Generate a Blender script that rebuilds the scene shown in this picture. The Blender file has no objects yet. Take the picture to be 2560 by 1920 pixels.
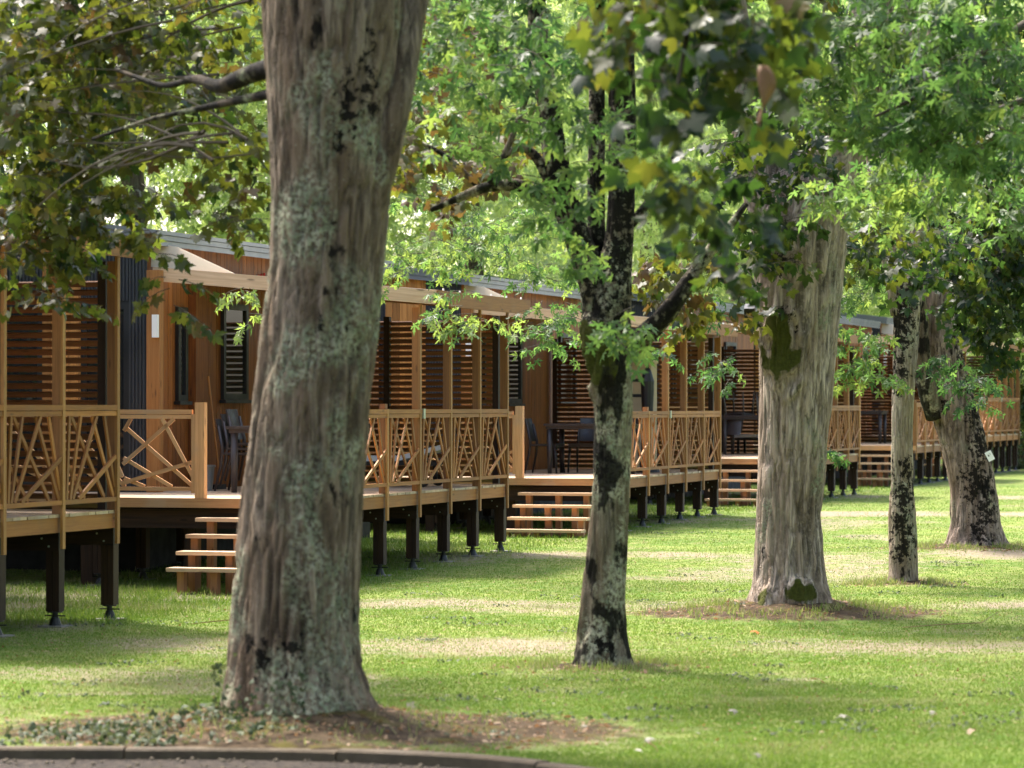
import bpy, math, random
import numpy as np
from mathutils import Vector, Matrix, noise

random.seed(7)
RNG = np.random.default_rng(11)
SC = bpy.context.scene
COL = SC.collection
F = 8000.0            # focal length in photograph pixels (2560 wide)
EYE = 2.0
HZ = 1015.0           # horizon row
TH = math.radians(16.84)
ST, CT = math.sin(TH), math.cos(TH)
K = 1.1573

def P(x, y, Z):
    return Vector(((x - 1280) / F * Z, Z, EYE + (HZ - y) / F * Z))
def D(x, y, Z):
    return P(x * K, y * K, Z)
def front(Z):
    return -12.71 + .3025 * Z
def sstep(a, b, x):
    t = min(1.0, max(0.0, (x - a) / (b - a)))
    return t * t * (3 - 2 * t)

# ------------------------------------------------------------------ terrain
KERB = [(-30, 18.9), (-3, 18.52), (-1.34, 18.5), (-.16, 18.08), (.43, 17.45), (1.0, 16.6), (1.7, 15.2), (2.6, 12.5), (3.4, 8), (4, 2), (4.2, -30)]
def kerb_y(x):
    if x >= 4.2: return -60
    for (a, b), (c, d) in zip(KERB, KERB[1:]):
        if a <= x <= c:
            return b + (d - b) * (x - a) / (c - a)
    return 18.9
# tree bases: x, y, mound height, mound radius
MOUNDS = [(-1.33, 19.75, .20, 1.05), (.69, 24.5, .04, .6), (2.66, 30.7, .17, 1.1), (4.40, 36.0, .05, .55), (6.12, 42.3, .10, .9)]
def G(x, y):
    z = .1 * sstep(36, 42, y) + .08 * sstep(42, 55, y) + .04 * sstep(60, 85, y)
    for mx, my, h, r in MOUNDS:
        d2 = ((x - mx) ** 2 + (y - my) ** 2) / (r * r)
        if d2 < 6: z += h * math.exp(-d2 * 1.6)
    if 14 < y < 70 and -30 < x < 30:
        for mx, my, h, r in MOUNDS:
            if abs(x - mx) < 1.8 * r and abs(y - my) < 1.2 * r: z += .022 * noise.noise(Vector((x * 5, y * 5, 3.3))) * max(0, 1 - math.hypot((x - mx) / 1.8, y - my) / r)
        z += .025 * noise.noise(Vector((x * .5, y * .5, 1.7)))
    if y < 19.2 and x < 4.3:
        d = y - kerb_y(x)
        z += -.17 * (1 - sstep(-.14, -.02, d))
    return z

# ------------------------------------------------------------------ materials
def newmat(name):
    m = bpy.data.materials.new(name); m.use_nodes = True
    nt = m.node_tree; nt.nodes.clear()
    return m, nt
class NT:
    def __init__(s, name):
        s.m, s.t = newmat(name)
        s.out = s.n('ShaderNodeOutputMaterial')
    def n(s, typ, **kw):
        nd = s.t.nodes.new(typ)
        for k, v in kw.items():
            if k.startswith('i_'):
                key = k[2:]
                key = int(key) if key.isdigit() else key.replace('_', ' ')
                sock = nd.inputs[key]
                if hasattr(v, 'links') and hasattr(v, 'node'): s.t.links.new(v, sock)
                else: sock.default_value = v
            else: setattr(nd, k, v)
        return nd
    def link(s, a, b): s.t.links.new(a, b)
    def noise(s, vec, scale, detail=4, rough=.55, dist=0):
        nd = s.n('ShaderNodeTexNoise', i_Scale=scale, i_Detail=detail, i_Roughness=rough, i_Distortion=dist)
        if vec is not None: s.link(vec, nd.inputs['Vector'])
        return nd.outputs[0]
    def mapping(s, vec, scale=(1, 1, 1)):
        nd = s.n('ShaderNodeMapping', i_Scale=scale); s.link(vec, nd.inputs['Vector']); return nd.outputs[0]
    def ramp(s, fac, stops, interp='LINEAR'):
        nd = s.n('ShaderNodeValToRGB'); cr = nd.color_ramp; cr.interpolation = interp
        while len(cr.elements) < len(stops): cr.elements.new(.5)
        for e, (p, c) in zip(cr.elements, stops):
            e.position = p; e.color = (*c, 1) if len(c) == 3 else c
        s.link(fac, nd.inputs[0]); return nd.outputs[0]
    def fr(s, fac, lo, hi, a=0., b=1.):
        nd = s.n('ShaderNodeMapRange', i_1=lo, i_2=hi, i_3=a, i_4=b); nd.interpolation_type = 'SMOOTHSTEP'
        s.link(fac, nd.inputs[0]); return nd.outputs[0]
    def mix(s, fac, a, b, mode='MIX'):
        nd = s.n('ShaderNodeMix', data_type='RGBA', blend_type=mode)
        for v, i in ((fac, 0), (a, 6), (b, 7)):
            if hasattr(v, 'node'): s.link(v, nd.inputs[i])
            else: nd.inputs[i].default_value = v if i == 0 else ((*v, 1) if len(v) == 3 else v)
        return nd.outputs[2]
    def math(s, op, a, b=0.):
        nd = s.n('ShaderNodeMath', operation=op)
        for v, i in ((a, 0), (b, 1)):
            if hasattr(v, 'node'): s.link(v, nd.inputs[i])
            else: nd.inputs[i].default_value = v
        return nd.outputs[0]
    def attr(s, name): return s.n('ShaderNodeAttribute', attribute_name=name).outputs['Fac']
    def uv(s): return s.n('ShaderNodeTexCoord').outputs['UV']
    def obj(s): return s.n('ShaderNodeTexCoord').outputs['Object']
    def pos(s): return s.n('ShaderNodeNewGeometry').outputs['Position']
    def bump(s, h, strength, dist=.02):
        return s.n('ShaderNodeBump', i_Strength=strength, i_Distance=dist, i_Height=h).outputs[0]
    def princ(s, col, rough=.6, normal=None, spec=.5, metal=0.):
        nd = s.n('ShaderNodeBsdfPrincipled')
        for v, k in ((col, 'Base Color'), (rough, 'Roughness'), (metal, 'Metallic'), (spec, 'Specular IOR Level')):
            if hasattr(v, 'node'): s.link(v, nd.inputs[k])
            else: nd.inputs[k].default_value = (*v, 1) if k == 'Base Color' else v
        if normal is not None: s.link(normal, nd.inputs['Normal'])
        return nd
    def done(s, sh):
        s.link(sh.outputs[0] if hasattr(sh, 'outputs') else sh, s.out.inputs[0]); return s.m

def wood(name, dark, light, rough=.6, knots=True, weather=None):
    t = NT(name)
    uv = t.uv()
    g = t.noise(t.mapping(uv, (1.6, 34, 1)), 1.0, 6, .65, .4)
    c = t.ramp(g, [(.28, dark), (.5, tuple((a + b) / 2 for a, b in zip(dark, light))), (.72, light)])
    ti = t.attr('tint')
    c = t.mix(1.0, c, t.ramp(ti, [(0, (.66, .62, .58)), (.5, (.95, .93, .9)), (1, (1.22, 1.2, 1.16))]), 'MULTIPLY')
    if knots:
        v = t.n('ShaderNodeTexVoronoi', i_Scale=1.0, feature='F1'); t.link(t.mapping(uv, (2.4, 9, 1)), v.inputs['Vector'])
        k = t.fr(v.outputs[0], .06, .17, 1, 0)
        c = t.mix(t.math('MULTIPLY', k, .75), c, tuple(x * .35 for x in dark))
    if weather:
        w = t.fr(t.noise(t.pos(), 2.2, 5), .45, .72)
        c = t.mix(t.math('MULTIPLY', w, .7), c, weather)
    b = t.bump(g, .25, .004)
    return t.done(t.princ(c, rough, b, .35))

def plain(name, col, rough=.5, var=.15, scale=8, spec=.5, metal=0., bump=0.):
    t = NT(name)
    g = t.noise(t.pos(), scale, 5, .6)
    c = t.mix(g, tuple(x * (1 - var) for x in col), tuple(min(1, x * (1 + var)) for x in col))
    nb = t.bump(t.noise(t.pos(), scale * 9, 3), bump, .01) if bump else None
    r = t.fr(t.noise(t.pos(), scale * .6, 4), .3, .7, max(0, rough - .1), min(1, rough + .1))
    return t.done(t.princ(c, r, nb, spec, metal))

def leafmat(name, cols, trans, mixf=.4, rough=.42, spec=.5):
    t = NT(name)
    ti = t.attr('tint')
    n = len(cols)
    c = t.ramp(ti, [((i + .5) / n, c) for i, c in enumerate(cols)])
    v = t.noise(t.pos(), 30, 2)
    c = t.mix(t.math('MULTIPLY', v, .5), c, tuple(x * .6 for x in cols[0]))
    pr = t.princ(c, rough, None, spec)
    tc = t.ramp(ti, [((i + .5) / len(trans), c) for i, c in enumerate(trans)])
    tr = t.n('ShaderNodeBsdfTranslucent'); t.link(tc, tr.inputs[0])
    mx = t.n('ShaderNodeMixShader', i_0=mixf); t.link(pr.outputs[0], mx.inputs[1]); t.link(tr.outputs[0], mx.inputs[2])
    return t.done(mx)

def barkmat(name, base, dark, lich, lich_lo, blk_lo, seed=0., fine=1.0, fw=.8, fsc=(17, 17, 2.6), fwid=.16, cw=.8):
    t = NT(name)
    p = t.n('ShaderNodeVectorMath', operation='ADD'); t.link(t.pos(), p.inputs[0]); p.inputs[1].default_value = (seed, seed * .7, seed * 1.3)
    p = p.outputs[0]
    ridg = t.noise(t.mapping(p, (26 * fine, 26 * fine, 3.2 * fine)), 1.0, 7, .62, .9)
    fiss = t.n('ShaderNodeTexVoronoi', feature='DISTANCE_TO_EDGE', i_Scale=1.0, i_Randomness=1.0)
    wv = t.n('ShaderNodeVectorMath', operation='ADD'); t.link(t.mapping(p, fsc), wv.inputs[0])
    nz = t.n('ShaderNodeTexNoise', i_Scale=9.0, i_Detail=3.0); t.link(p, nz.inputs['Vector']); 
    sc = t.n('ShaderNodeVectorMath', operation='SCALE'); t.link(nz.outputs[1], sc.inputs[0]); sc.inputs['Scale'].default_value = 1.1
    t.link(sc.outputs[0], wv.inputs[1]); t.link(wv.outputs[0], fiss.inputs['Vector'])
    fz = t.fr(fiss.outputs[0], .0, fwid)
    fz = t.mix(t.fr(t.noise(p, 3.1, 3), .35, .6), (1, 1, 1), fz)
    fz = t.math('ADD', t.math('MULTIPLY', fz, fw), 1 - fw)
    big = t.noise(p, 1.3, 4)
    c = t.mix(t.fr(ridg, .36, .64), tuple(x * .38 for x in base), tuple(x * 1.35 for x in base))
    c = t.mix(t.math('MULTIPLY', t.fr(t.noise(t.mapping(p, (9, 9, .8)), 1.0, 5, .6), .42, .6), .7), c, (base[0] * .66, base[1] * .58, base[2] * .5))
    c = t.mix(t.math('MULTIPLY', t.fr(big, .35, .65), .5), c, tuple(x * .6 for x in (base[0] * 1.05, base[1] * .9, base[2] * .8)))
    c = t.mix(t.fr(fz, .1, .8, .9, 0), c, dark)
    c = t.mix(t.fr(t.noise(t.mapping(p, (12, 12, .9)), 1.0, 5, .6, .5), .28, .44, .7, 0), c, dark)
    cr = t.math('MULTIPLY', t.attr('cre'), t.fr(t.noise(p, 24, 3), .3, .55, .55, 1))
    c = t.mix(t.math('MULTIPLY', cr, cw), c, dark)
    # lichen blotches: large area mask x fine speckle
    la = t.fr(t.noise(t.mapping(p, (1, 1, .6)), 2.6, 3, .5), lich_lo, lich_lo + .14)
    ls = t.fr(t.noise(p, 34, 5, .65), .38, .6)
    lc = t.mix(t.fr(t.noise(p, 9, 2), .4, .6), lich, (lich[0] * .6, lich[1] * .68, lich[2] * .62))
    lm = t.math('MULTIPLY', la, ls)
    c = t.mix(t.math('MULTIPLY', lm, .9), c, lc)
    # small scattered light specks
    sp = t.fr(t.noise(p, 60, 3, .7), .62, .72)
    c = t.mix(t.math('MULTIPLY', sp, .4), c, (.34, .34, .27))
    # black-brown moss blotches
    ba = t.fr(t.noise(t.mapping(p, (1, 1, .55)), 4.2, 4, .62), blk_lo, blk_lo + .07)
    c = t.mix(t.math('MULTIPLY', ba, .93), c, (.0045, .0036, .0027))
    bk = t.fr(t.math('ADD', t.math('MULTIPLY', t.attr('black'), .62), t.math('MULTIPLY', t.math('SUBTRACT', t.noise(p, 16, 6, .7), .5), 2.2)), .26, .42)
    bk = t.math('MULTIPLY', bk, t.fr(t.attr('black'), .02, .2))
    c = t.mix(t.math('MULTIPLY', bk, .95), c, (.0045, .0036, .0027))
    mo = t.attr('moss')
    mm = t.fr(t.math('ADD', mo, t.math('MULTIPLY', t.noise(p, 22, 4), .5)), .62, .82)
    c = t.mix(mm, c, t.mix(t.noise(p, 40, 3), (.022, .026, .005), (.075, .078, .013)))
    h = t.math('ADD', t.math('MULTIPLY', fz, .9), t.math('ADD', t.math('MULTIPLY', ridg, .7), t.math('MULTIPLY', lm, .35)))
    h = t.math('ADD', h, t.math('MULTIPLY', t.noise(p, 70, 4), .3))
    return t.done(t.princ(c, .9, t.bump(h, .9, .02), .15))

M = {}
M['deckwood'] = wood('treated_pine', (.40, .195, .08), (.61, .35, .16), .62, weather=(.40, .27, .16))
M['decktop'] = wood('deck_boards', (.40, .28, .18), (.60, .45, .31), .65, weather=(.38, .32, .26))
M['railwood'] = wood('rail_pine', (.22, .080, .018), (.40, .172, .044), .6, weather=(.23, .11, .042))
M['postwood'] = wood('post_wood', (.17, .075, .026), (.31, .145, .052), .6)  # darker than the rail wood: shade on the posts put into the colour
M['strip'] = wood('outer_batten', (.28, .128, .038), (.42, .215, .072), .6)
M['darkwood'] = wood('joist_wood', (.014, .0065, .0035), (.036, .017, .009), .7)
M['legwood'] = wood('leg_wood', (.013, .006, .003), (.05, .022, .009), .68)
M['slat'] = wood('slat_wood', (.07, .024, .009), (.17, .062, .02), .5)
M['clad'] = wood('larch_cladding', (.12, .034, .006), (.33, .11, .018), .6)
M['gablewood'] = wood('gable_larch', (.28, .115, .028), (.50, .24, .07), .6)  # lighter copy of the cladding: light on the gable put into the colour
M['pillar'] = wood('larch_pillar', (.24, .095, .024), (.38, .175, .052), .6)  # paler than the cladding, its lit look put into the colour
M['treadwood'] = wood('tread_wood', (.42, .27, .16), (.62, .45, .30), .6)
M['redwood'] = wood('stair_post_wood', (.25, .11, .05), (.40, .20, .10), .65)
M['grey'] = plain('anthracite_sheet', (.030, .032, .036), .45, .12, 5)
M['frame'] = plain('dark_window_frame', (.008, .0085, .009), .5, .12, 6)
M['trim'] = plain('grey_roof_trim', (.15, .158, .17), .38, .1, 4)
M['roof'] = plain('grey_roof', (.12, .125, .13), .5, .15, 3)
M['black'] = plain('black_plastic', (.005, .005, .006), .5, .2, 8)
M['skirt'] = plain('black_skirting', (.003, .003, .0027), .8, .2, 8)
M['resin'] = plain('taupe_resin', (.05, .039, .036), .42, .08, 12)
M['resind'] = plain('dark_resin', (.014, .011, .0105), .42, .08, 12)
M['steel'] = plain('galvanised', (.42, .47, .42), .4, .25, 60, .5, .6)
M['jack'] = plain('black_jack', (.006, .006, .0065), .5, .2, 20)
M['concrete'] = plain('concrete_pad', (.2, .19, .165), .9, .2, 20, .2, 0, .3)
M['cream'] = leafmat('cream_cloth', [(.74, .68, .60), (.76, .70, .62)], [(.85, .78, .68), (.85, .78, .68)], .5, .8, .2)
M['sheet'] = leafmat('awning_cloth', [(.6, .54, .46), (.62, .56, .48)], [(.3, .25, .2), (.3, .25, .2)], .08, .8, .2)
M['white'] = plain('white_plastic', (.8, .8, .78), .4, .04, 6)
M['red'] = plain('red_paint', (.55, .02, .015), .5, .1, 9)
M['mattress'] = plain('grey_mattress', (.62, .62, .64), .8, .08, 9, .2)
M['bucket'] = plain('grey_bucket', (.22, .22, .22), .45, .1, 8)
M['beige'] = plain('beige_box', (.42, .33, .22), .7, .1, 6)
M['ink'] = plain('dark_ink', (.03, .04, .05), .6, .1, 6)
t = NT('window_glass'); M['glass'] = t.done(t.princ((.012, .013, .014), .03, t.bump(t.noise(t.pos(), 2.5, 2), .02, .02), .8))
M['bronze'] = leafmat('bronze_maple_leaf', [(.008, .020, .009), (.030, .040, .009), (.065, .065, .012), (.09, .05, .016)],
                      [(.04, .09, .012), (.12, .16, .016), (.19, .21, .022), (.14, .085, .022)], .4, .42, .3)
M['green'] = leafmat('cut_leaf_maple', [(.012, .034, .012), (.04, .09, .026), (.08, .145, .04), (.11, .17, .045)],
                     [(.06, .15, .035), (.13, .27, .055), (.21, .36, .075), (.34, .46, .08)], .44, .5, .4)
M['bggreen'] = leafmat('far_maple_leaf', [(.09, .16, .045), (.15, .24, .07), (.20, .29, .09), (.14, .23, .10)],
                       [(.36, .50, .11), (.52, .66, .17), (.62, .74, .22), (.50, .63, .26)], .5, .5, .4)
M['bgdark'] = leafmat('dark_evergreen_leaf', [(.012, .028, .010), (.025, .05, .015), (.04, .07, .024)],
                      [(.10, .17, .03), (.14, .22, .04), (.2, .27, .05)], .3, .5, .4)
M['ivy'] = leafmat('ivy_leaf', [(.022, .04, .014), (.04, .06, .024), (.075, .09, .045)], [(.10, .15, .05), (.15, .18, .06)], .2, .6, .25)
M['palm'] = leafmat('palm_leaf', [(.10, .15, .03), (.16, .20, .05), (.2, .22, .07)], [(.3, .4, .06), (.4, .45, .1)], .35, .45, .4)
M['dry'] = leafmat('dry_leaf', [(.16, .085, .042), (.22, .13, .07), (.31, .22, .14)], [(.3, .14, .05), (.35, .2, .1)], .25, .6, .2)
M['orange'] = leafmat('orange_leaf', [(.35, .10, .02), (.42, .14, .03)], [(.4, .12, .02), (.4, .12, .02)], .2, .6, .2)
M['pale'] = leafmat('pale_leaf', [(.17, .15, .11), (.25, .23, .18)], [(.3, .3, .25), (.3, .3, .25)], .15, .5, .4)
M['twig'] = plain('twig_bark', (.05, .041, .028), .85, .35, 14, .2)
M['twigdark'] = plain('dark_twig_bark', (.035, .028, .02), .85, .4, 14, .2)
M['bark1'] = barkmat('lichen_grey_bark', (.20, .152, .110), (.010, .007, .005), (.36, .35, .245), .46, .62, 1.3, .95, .3, (10, 10, .9), .14, .7)
M['bark2'] = barkmat('dark_speckled_bark', (.17, .138, .10), (.009, .007, .005), (.42, .395, .29), .43, .50, 9.1, 1.0, .2, (17, 17, 2.6), .16, .35)
M['bark3'] = barkmat('pale_furrowed_bark', (.40, .33, .275), (.016, .012, .009), (.36, .345, .25), .545, .70, 4.4, 1.0, .5, (15, 15, 1.7), .13, .75)
M['bark4'] = barkmat('pale_blotched_bark', (.38, .315, .25), (.018, .014, .010), (.36, .335, .25), .57, .56, 6.2, 1.1, .4, (22, 22, 6), .1, .4)
M['bark5'] = barkmat('rosy_grey_bark', (.31, .245, .205), (.015, .011, .009), (.36, .34, .24), .60, .585, 2.1, 1.0, .5, (17, 17, 2.3), .13, .75)
M['bark2d'] = barkmat('black_mossy_bark', (.06, .048, .034), (.02, .016, .012), (.30, .30, .2), .53, .46, 3.3, 1.0, .2)
M['barkbg'] = barkmat('far_bark', (.15, .12, .09), (.03, .022, .016), (.24, .26, .18), .55, .7, 3.0, .8)

# ------------------------------------------------------------------ mesh helpers
class MB:
    def __init__(s): s.v = []; s.f = []; s.uv = []; s.t = []
    def quad(s, pts, uvs, tint):
        b = len(s.v); s.v += [tuple(p) for p in pts]; s.f.append(tuple(range(b, b + len(pts)))); s.uv += uvs; s.t.append(tint)
    def beam(s, p0, p1, w, h, up=(0, 0, 1), tint=None):
        p0 = Vector(p0); p1 = Vector(p1); d = p1 - p0; L = d.length; d = d / L
        up = Vector(up); side = d.cross(up)
        if side.length < 1e-4: side = d.cross(Vector((0, 1, 0)))
        side.normalize(); up = side.cross(d).normalized()
        tint = random.random() if tint is None else tint
        a, b = side * w / 2, up * h / 2
        c = [p0 - a - b, p0 + a - b, p0 + a + b, p0 - a + b, p1 - a - b, p1 + a - b, p1 + a + b, p1 - a + b]
        base = len(s.v); s.v += [tuple(q) for q in c]
        o = random.random() * 20; q = random.random() * 20
        for idx, ww in (((0, 1, 5, 4), w), ((1, 2, 6, 5), h), ((2, 3, 7, 6), w), ((3, 0, 4, 7), h)):
            s.f.append(tuple(base + i for i in idx)); s.uv += [(o, q), (o, q + ww), (o + L, q + ww), (o + L, q)]; s.t.append(tint); q += ww
        for idx in ((3, 2, 1, 0), (4, 5, 6, 7)):
            s.f.append(tuple(base + i for i in idx)); s.uv += [(o, q), (o, q + w), (o + h, q + w), (o + h, q)]; s.t.append(tint)
        return s
    def box(s, lo, hi, tint=None):
        sz = [hi[i] - lo[i] for i in range(3)]; c = [(hi[i] + lo[i]) / 2 for i in range(3)]
        ax = max(range(3), key=lambda i: sz[i])
        p0 = list(c); p1 = list(c); p0[ax] = lo[ax]; p1[ax] = hi[ax]
        if ax == 2: return s.beam(p0, p1, sz[0], sz[1], (0, 1, 0), tint)
        if ax == 1: return s.beam(p0, p1, sz[0], sz[2], (0, 0, 1), tint)
        return s.beam(p0, p1, sz[1], sz[2], (0, 0, 1), tint)
    def tube(s, pts, rad, n=10, tint=None, caps=True):
        pts = [Vector(p) for p in pts]; tint = random.random() if tint is None else tint
        base = len(s.v); L = 0; ls = []
        ref = Vector((.31, .17, .93))
        for i, p in enumerate(pts):
            d = (pts[min(i + 1, len(pts) - 1)] - pts[max(i - 1, 0)]).normalized()
            a = d.cross(ref)
            if a.length < .1: a = d.cross(Vector((1, 0, 0)))
            a.normalize(); b = d.cross(a)
            if i: L += (p - pts[i - 1]).length
            ls.append(L)
            for k in range(n):
                an = 2 * math.pi * k / n
                s.v.append(tuple(p + (a * math.cos(an) + b * math.sin(an)) * rad[i]))
        for i in range(len(pts) - 1):
            for k in range(n):
                k2 = (k + 1) % n
                s.f.append((base + i * n + k, base + i * n + k2, base + (i + 1) * n + k2, base + (i + 1) * n + k))
                u0, u1 = ls[i], ls[i + 1]; s.uv += [(u0, k * .1), (u0, k * .1 + .1), (u1, k * .1 + .1), (u1, k * .1)]; s.t.append(tint)
        if caps:
            for ring, rev in ((0, True), (len(pts) - 1, False)):
                idx = [base + ring * n + k for k in range(n)]
                if rev: idx.reverse()
                s.f.append(tuple(idx)); s.uv += [(0, 0)] * n; s.t.append(tint)
        return s
    def build(s, name, mat, parent=None, smooth=False):
        me = bpy.data.meshes.new(name); me.from_pydata(s.v, [], s.f)
        uvl = me.uv_layers.new(name='UVMap'); uvl.data.foreach_set('uv', np.array(s.uv, dtype=np.float32).ravel())
        at = me.attributes.new('tint', 'FLOAT', 'FACE'); at.data.foreach_set('value', np.array(s.t, dtype=np.float32))
        me.materials.append(M[mat] if isinstance(mat, str) else mat)
        if smooth: me.polygons.foreach_set('use_smooth', np.ones(len(me.polygons), dtype=bool))
        me.update()
        return link(name, me, parent)
def link(name, data, parent=None):
    o = bpy.data.objects.new(name, data); COL.objects.link(o)
    if parent is not None: o.parent = parent
    return o
def tag(o, label=None, cat=None, group=None, kind=None):
    if label: o['label'] = label
    if cat: o['category'] = cat
    if group: o['group'] = group
    if kind: o['kind'] = kind
    return o
def root(name, loc, rz, label, cat, group=None):
    o = bpy.data.objects.new(name, None); COL.objects.link(o); o.empty_display_size = .2
    o.location = loc; o.rotation_euler = (0, 0, rz)
    return tag(o, label, cat, group)
def copy_tree(o, loc, rot, label):
    r = o.copy(); COL.objects.link(r); r.location = loc; r.rotation_euler = rot; r['label'] = label
    for ch in list(o.children):
        c = ch.copy(); COL.objects.link(c); c.parent = r
        for g in list(ch.children):
            d = g.copy(); COL.objects.link(d); d.parent = c
    return r

def raw_mesh(name, verts, loop_v, loop_tot, mat, parent, point_attrs=None, smooth=False):
    me = bpy.data.meshes.new(name)
    me.vertices.add(len(verts)); me.vertices.foreach_set('co', np.asarray(verts, dtype=np.float32).ravel())
    me.loops.add(len(loop_v)); me.loops.foreach_set('vertex_index', np.asarray(loop_v, dtype=np.int32))
    me.polygons.add(len(loop_tot))
    st = np.concatenate([[0], np.cumsum(loop_tot)[:-1]]).astype(np.int32)
    me.polygons.foreach_set('loop_start', st)
    me.update(calc_edges=True)
    for k, a in (point_attrs or {}).items():
        at = me.attributes.new(k, 'FLOAT', 'POINT'); at.data.foreach_set('value', np.asarray(a, dtype=np.float32))
    if smooth: me.polygons.foreach_set('use_smooth', np.ones(len(me.polygons), dtype=bool))
    me.materials.append(M[mat] if isinstance(mat, str) else mat)
    me.validate(); me.update()
    return link(name, me, parent)

# ------------------------------------------------------------------ leaves
def leaf_shape(kind):
    pts = []
    if kind == 'broad':
        lobes = [(-128, .55), (-72, .86), (0, 1.0), (72, .86), (128, .55)]
        for i, (a, r) in enumerate(lobes):
            w = 20 if abs(a) < 100 else 15
            pts += [(a - w, r * .74), (a - w * .55, r * .76), (a, r), (a + w * .55, r * .76), (a + w, r * .74)]
            if i < 4:
                b = (a + lobes[i + 1][0]) / 2; pts.append((b, .50 if abs(b) < 60 else .44))
    elif kind == 'cut':
        lobes = [(-118, .6), (-62, .92), (0, 1.1), (62, .92), (118, .6)]
        for i, (a, r) in enumerate(lobes):
            pts += [(a - 17, r * .40), (a - 18, r * .68), (a - 9, r * .66), (a, r), (a + 9, r * .66), (a + 18, r * .68), (a + 17, r * .40)]
            if i < 4:
                b = (a + lobes[i + 1][0]) / 2; pts.append((b, .27))
    elif kind == 'star':
        lobes = [(-118, .6), (-62, .92), (0, 1.1), (62, .92), (118, .6)]
        for i, (a, r) in enumerate(lobes):
            pts += [(a - 14, r * .6), (a, r), (a + 14, r * .6)]
            if i < 4: pts.append(((a + lobes[i + 1][0]) / 2, .24))
    elif kind == 'ivy':
        pts = [(-140, .5), (-80, .8), (-40, .5), (0, 1), (40, .5), (80, .8), (140, .5)]
    elif kind == 'blade':
        pts = [(-160, .2), (-60, .3), (-20, .6), (0, 1), (20, .6), (60, .3), (160, .2)]
    v = [(0, 0, 0)]
    for a, r in pts:
        a = math.radians(a); x, y = r * math.sin(a), r * math.cos(a)
        v.append((x, y, -.22 * r * r - .10 * abs(x)))
    v = np.array(v) ; v[:, 1] += .05
    n = len(pts)
    tri = np.array([(0, i + 1, i) for i in range(1, n)])
    return v, tri
LEAF = {k: leaf_shape(k) for k in ('broad', 'cut', 'star', 'ivy', 'blade')}

def leaves_mesh(name, pos, tip, nor, size, tint, kind, mat, parent):
    pos = np.asarray(pos); tip = np.asarray(tip); nor = np.asarray(nor); size = np.asarray(size)
    tip = tip / np.linalg.norm(tip, axis=1, keepdims=True)
    x = np.cross(tip, nor); x /= np.linalg.norm(x, axis=1, keepdims=True) + 1e-9
    z = np.cross(x, tip)
    v, tri = LEAF[kind]
    m = len(pos)
    sx = RNG.uniform(.8, 1.1, m) * size
    curl = RNG.uniform(.1, 3.0, m) * size
    V = (pos[:, None, :] + v[None, :, 0, None] * (x * sx[:, None])[:, None, :] + v[None, :, 1, None] * (tip * size[:, None])[:, None, :]
         + v[None, :, 2, None] * (z * curl[:, None])[:, None, :])
    nv = len(v)
    lv = (tri.ravel()[None, :] + (np.arange(m) * nv)[:, None]).ravel()
    return raw_mesh(name, V.reshape(-1, 3), lv, np.full(m * len(tri), 3, dtype=np.int64), mat, parent, {'tint': np.repeat(tint, nv)})

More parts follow.
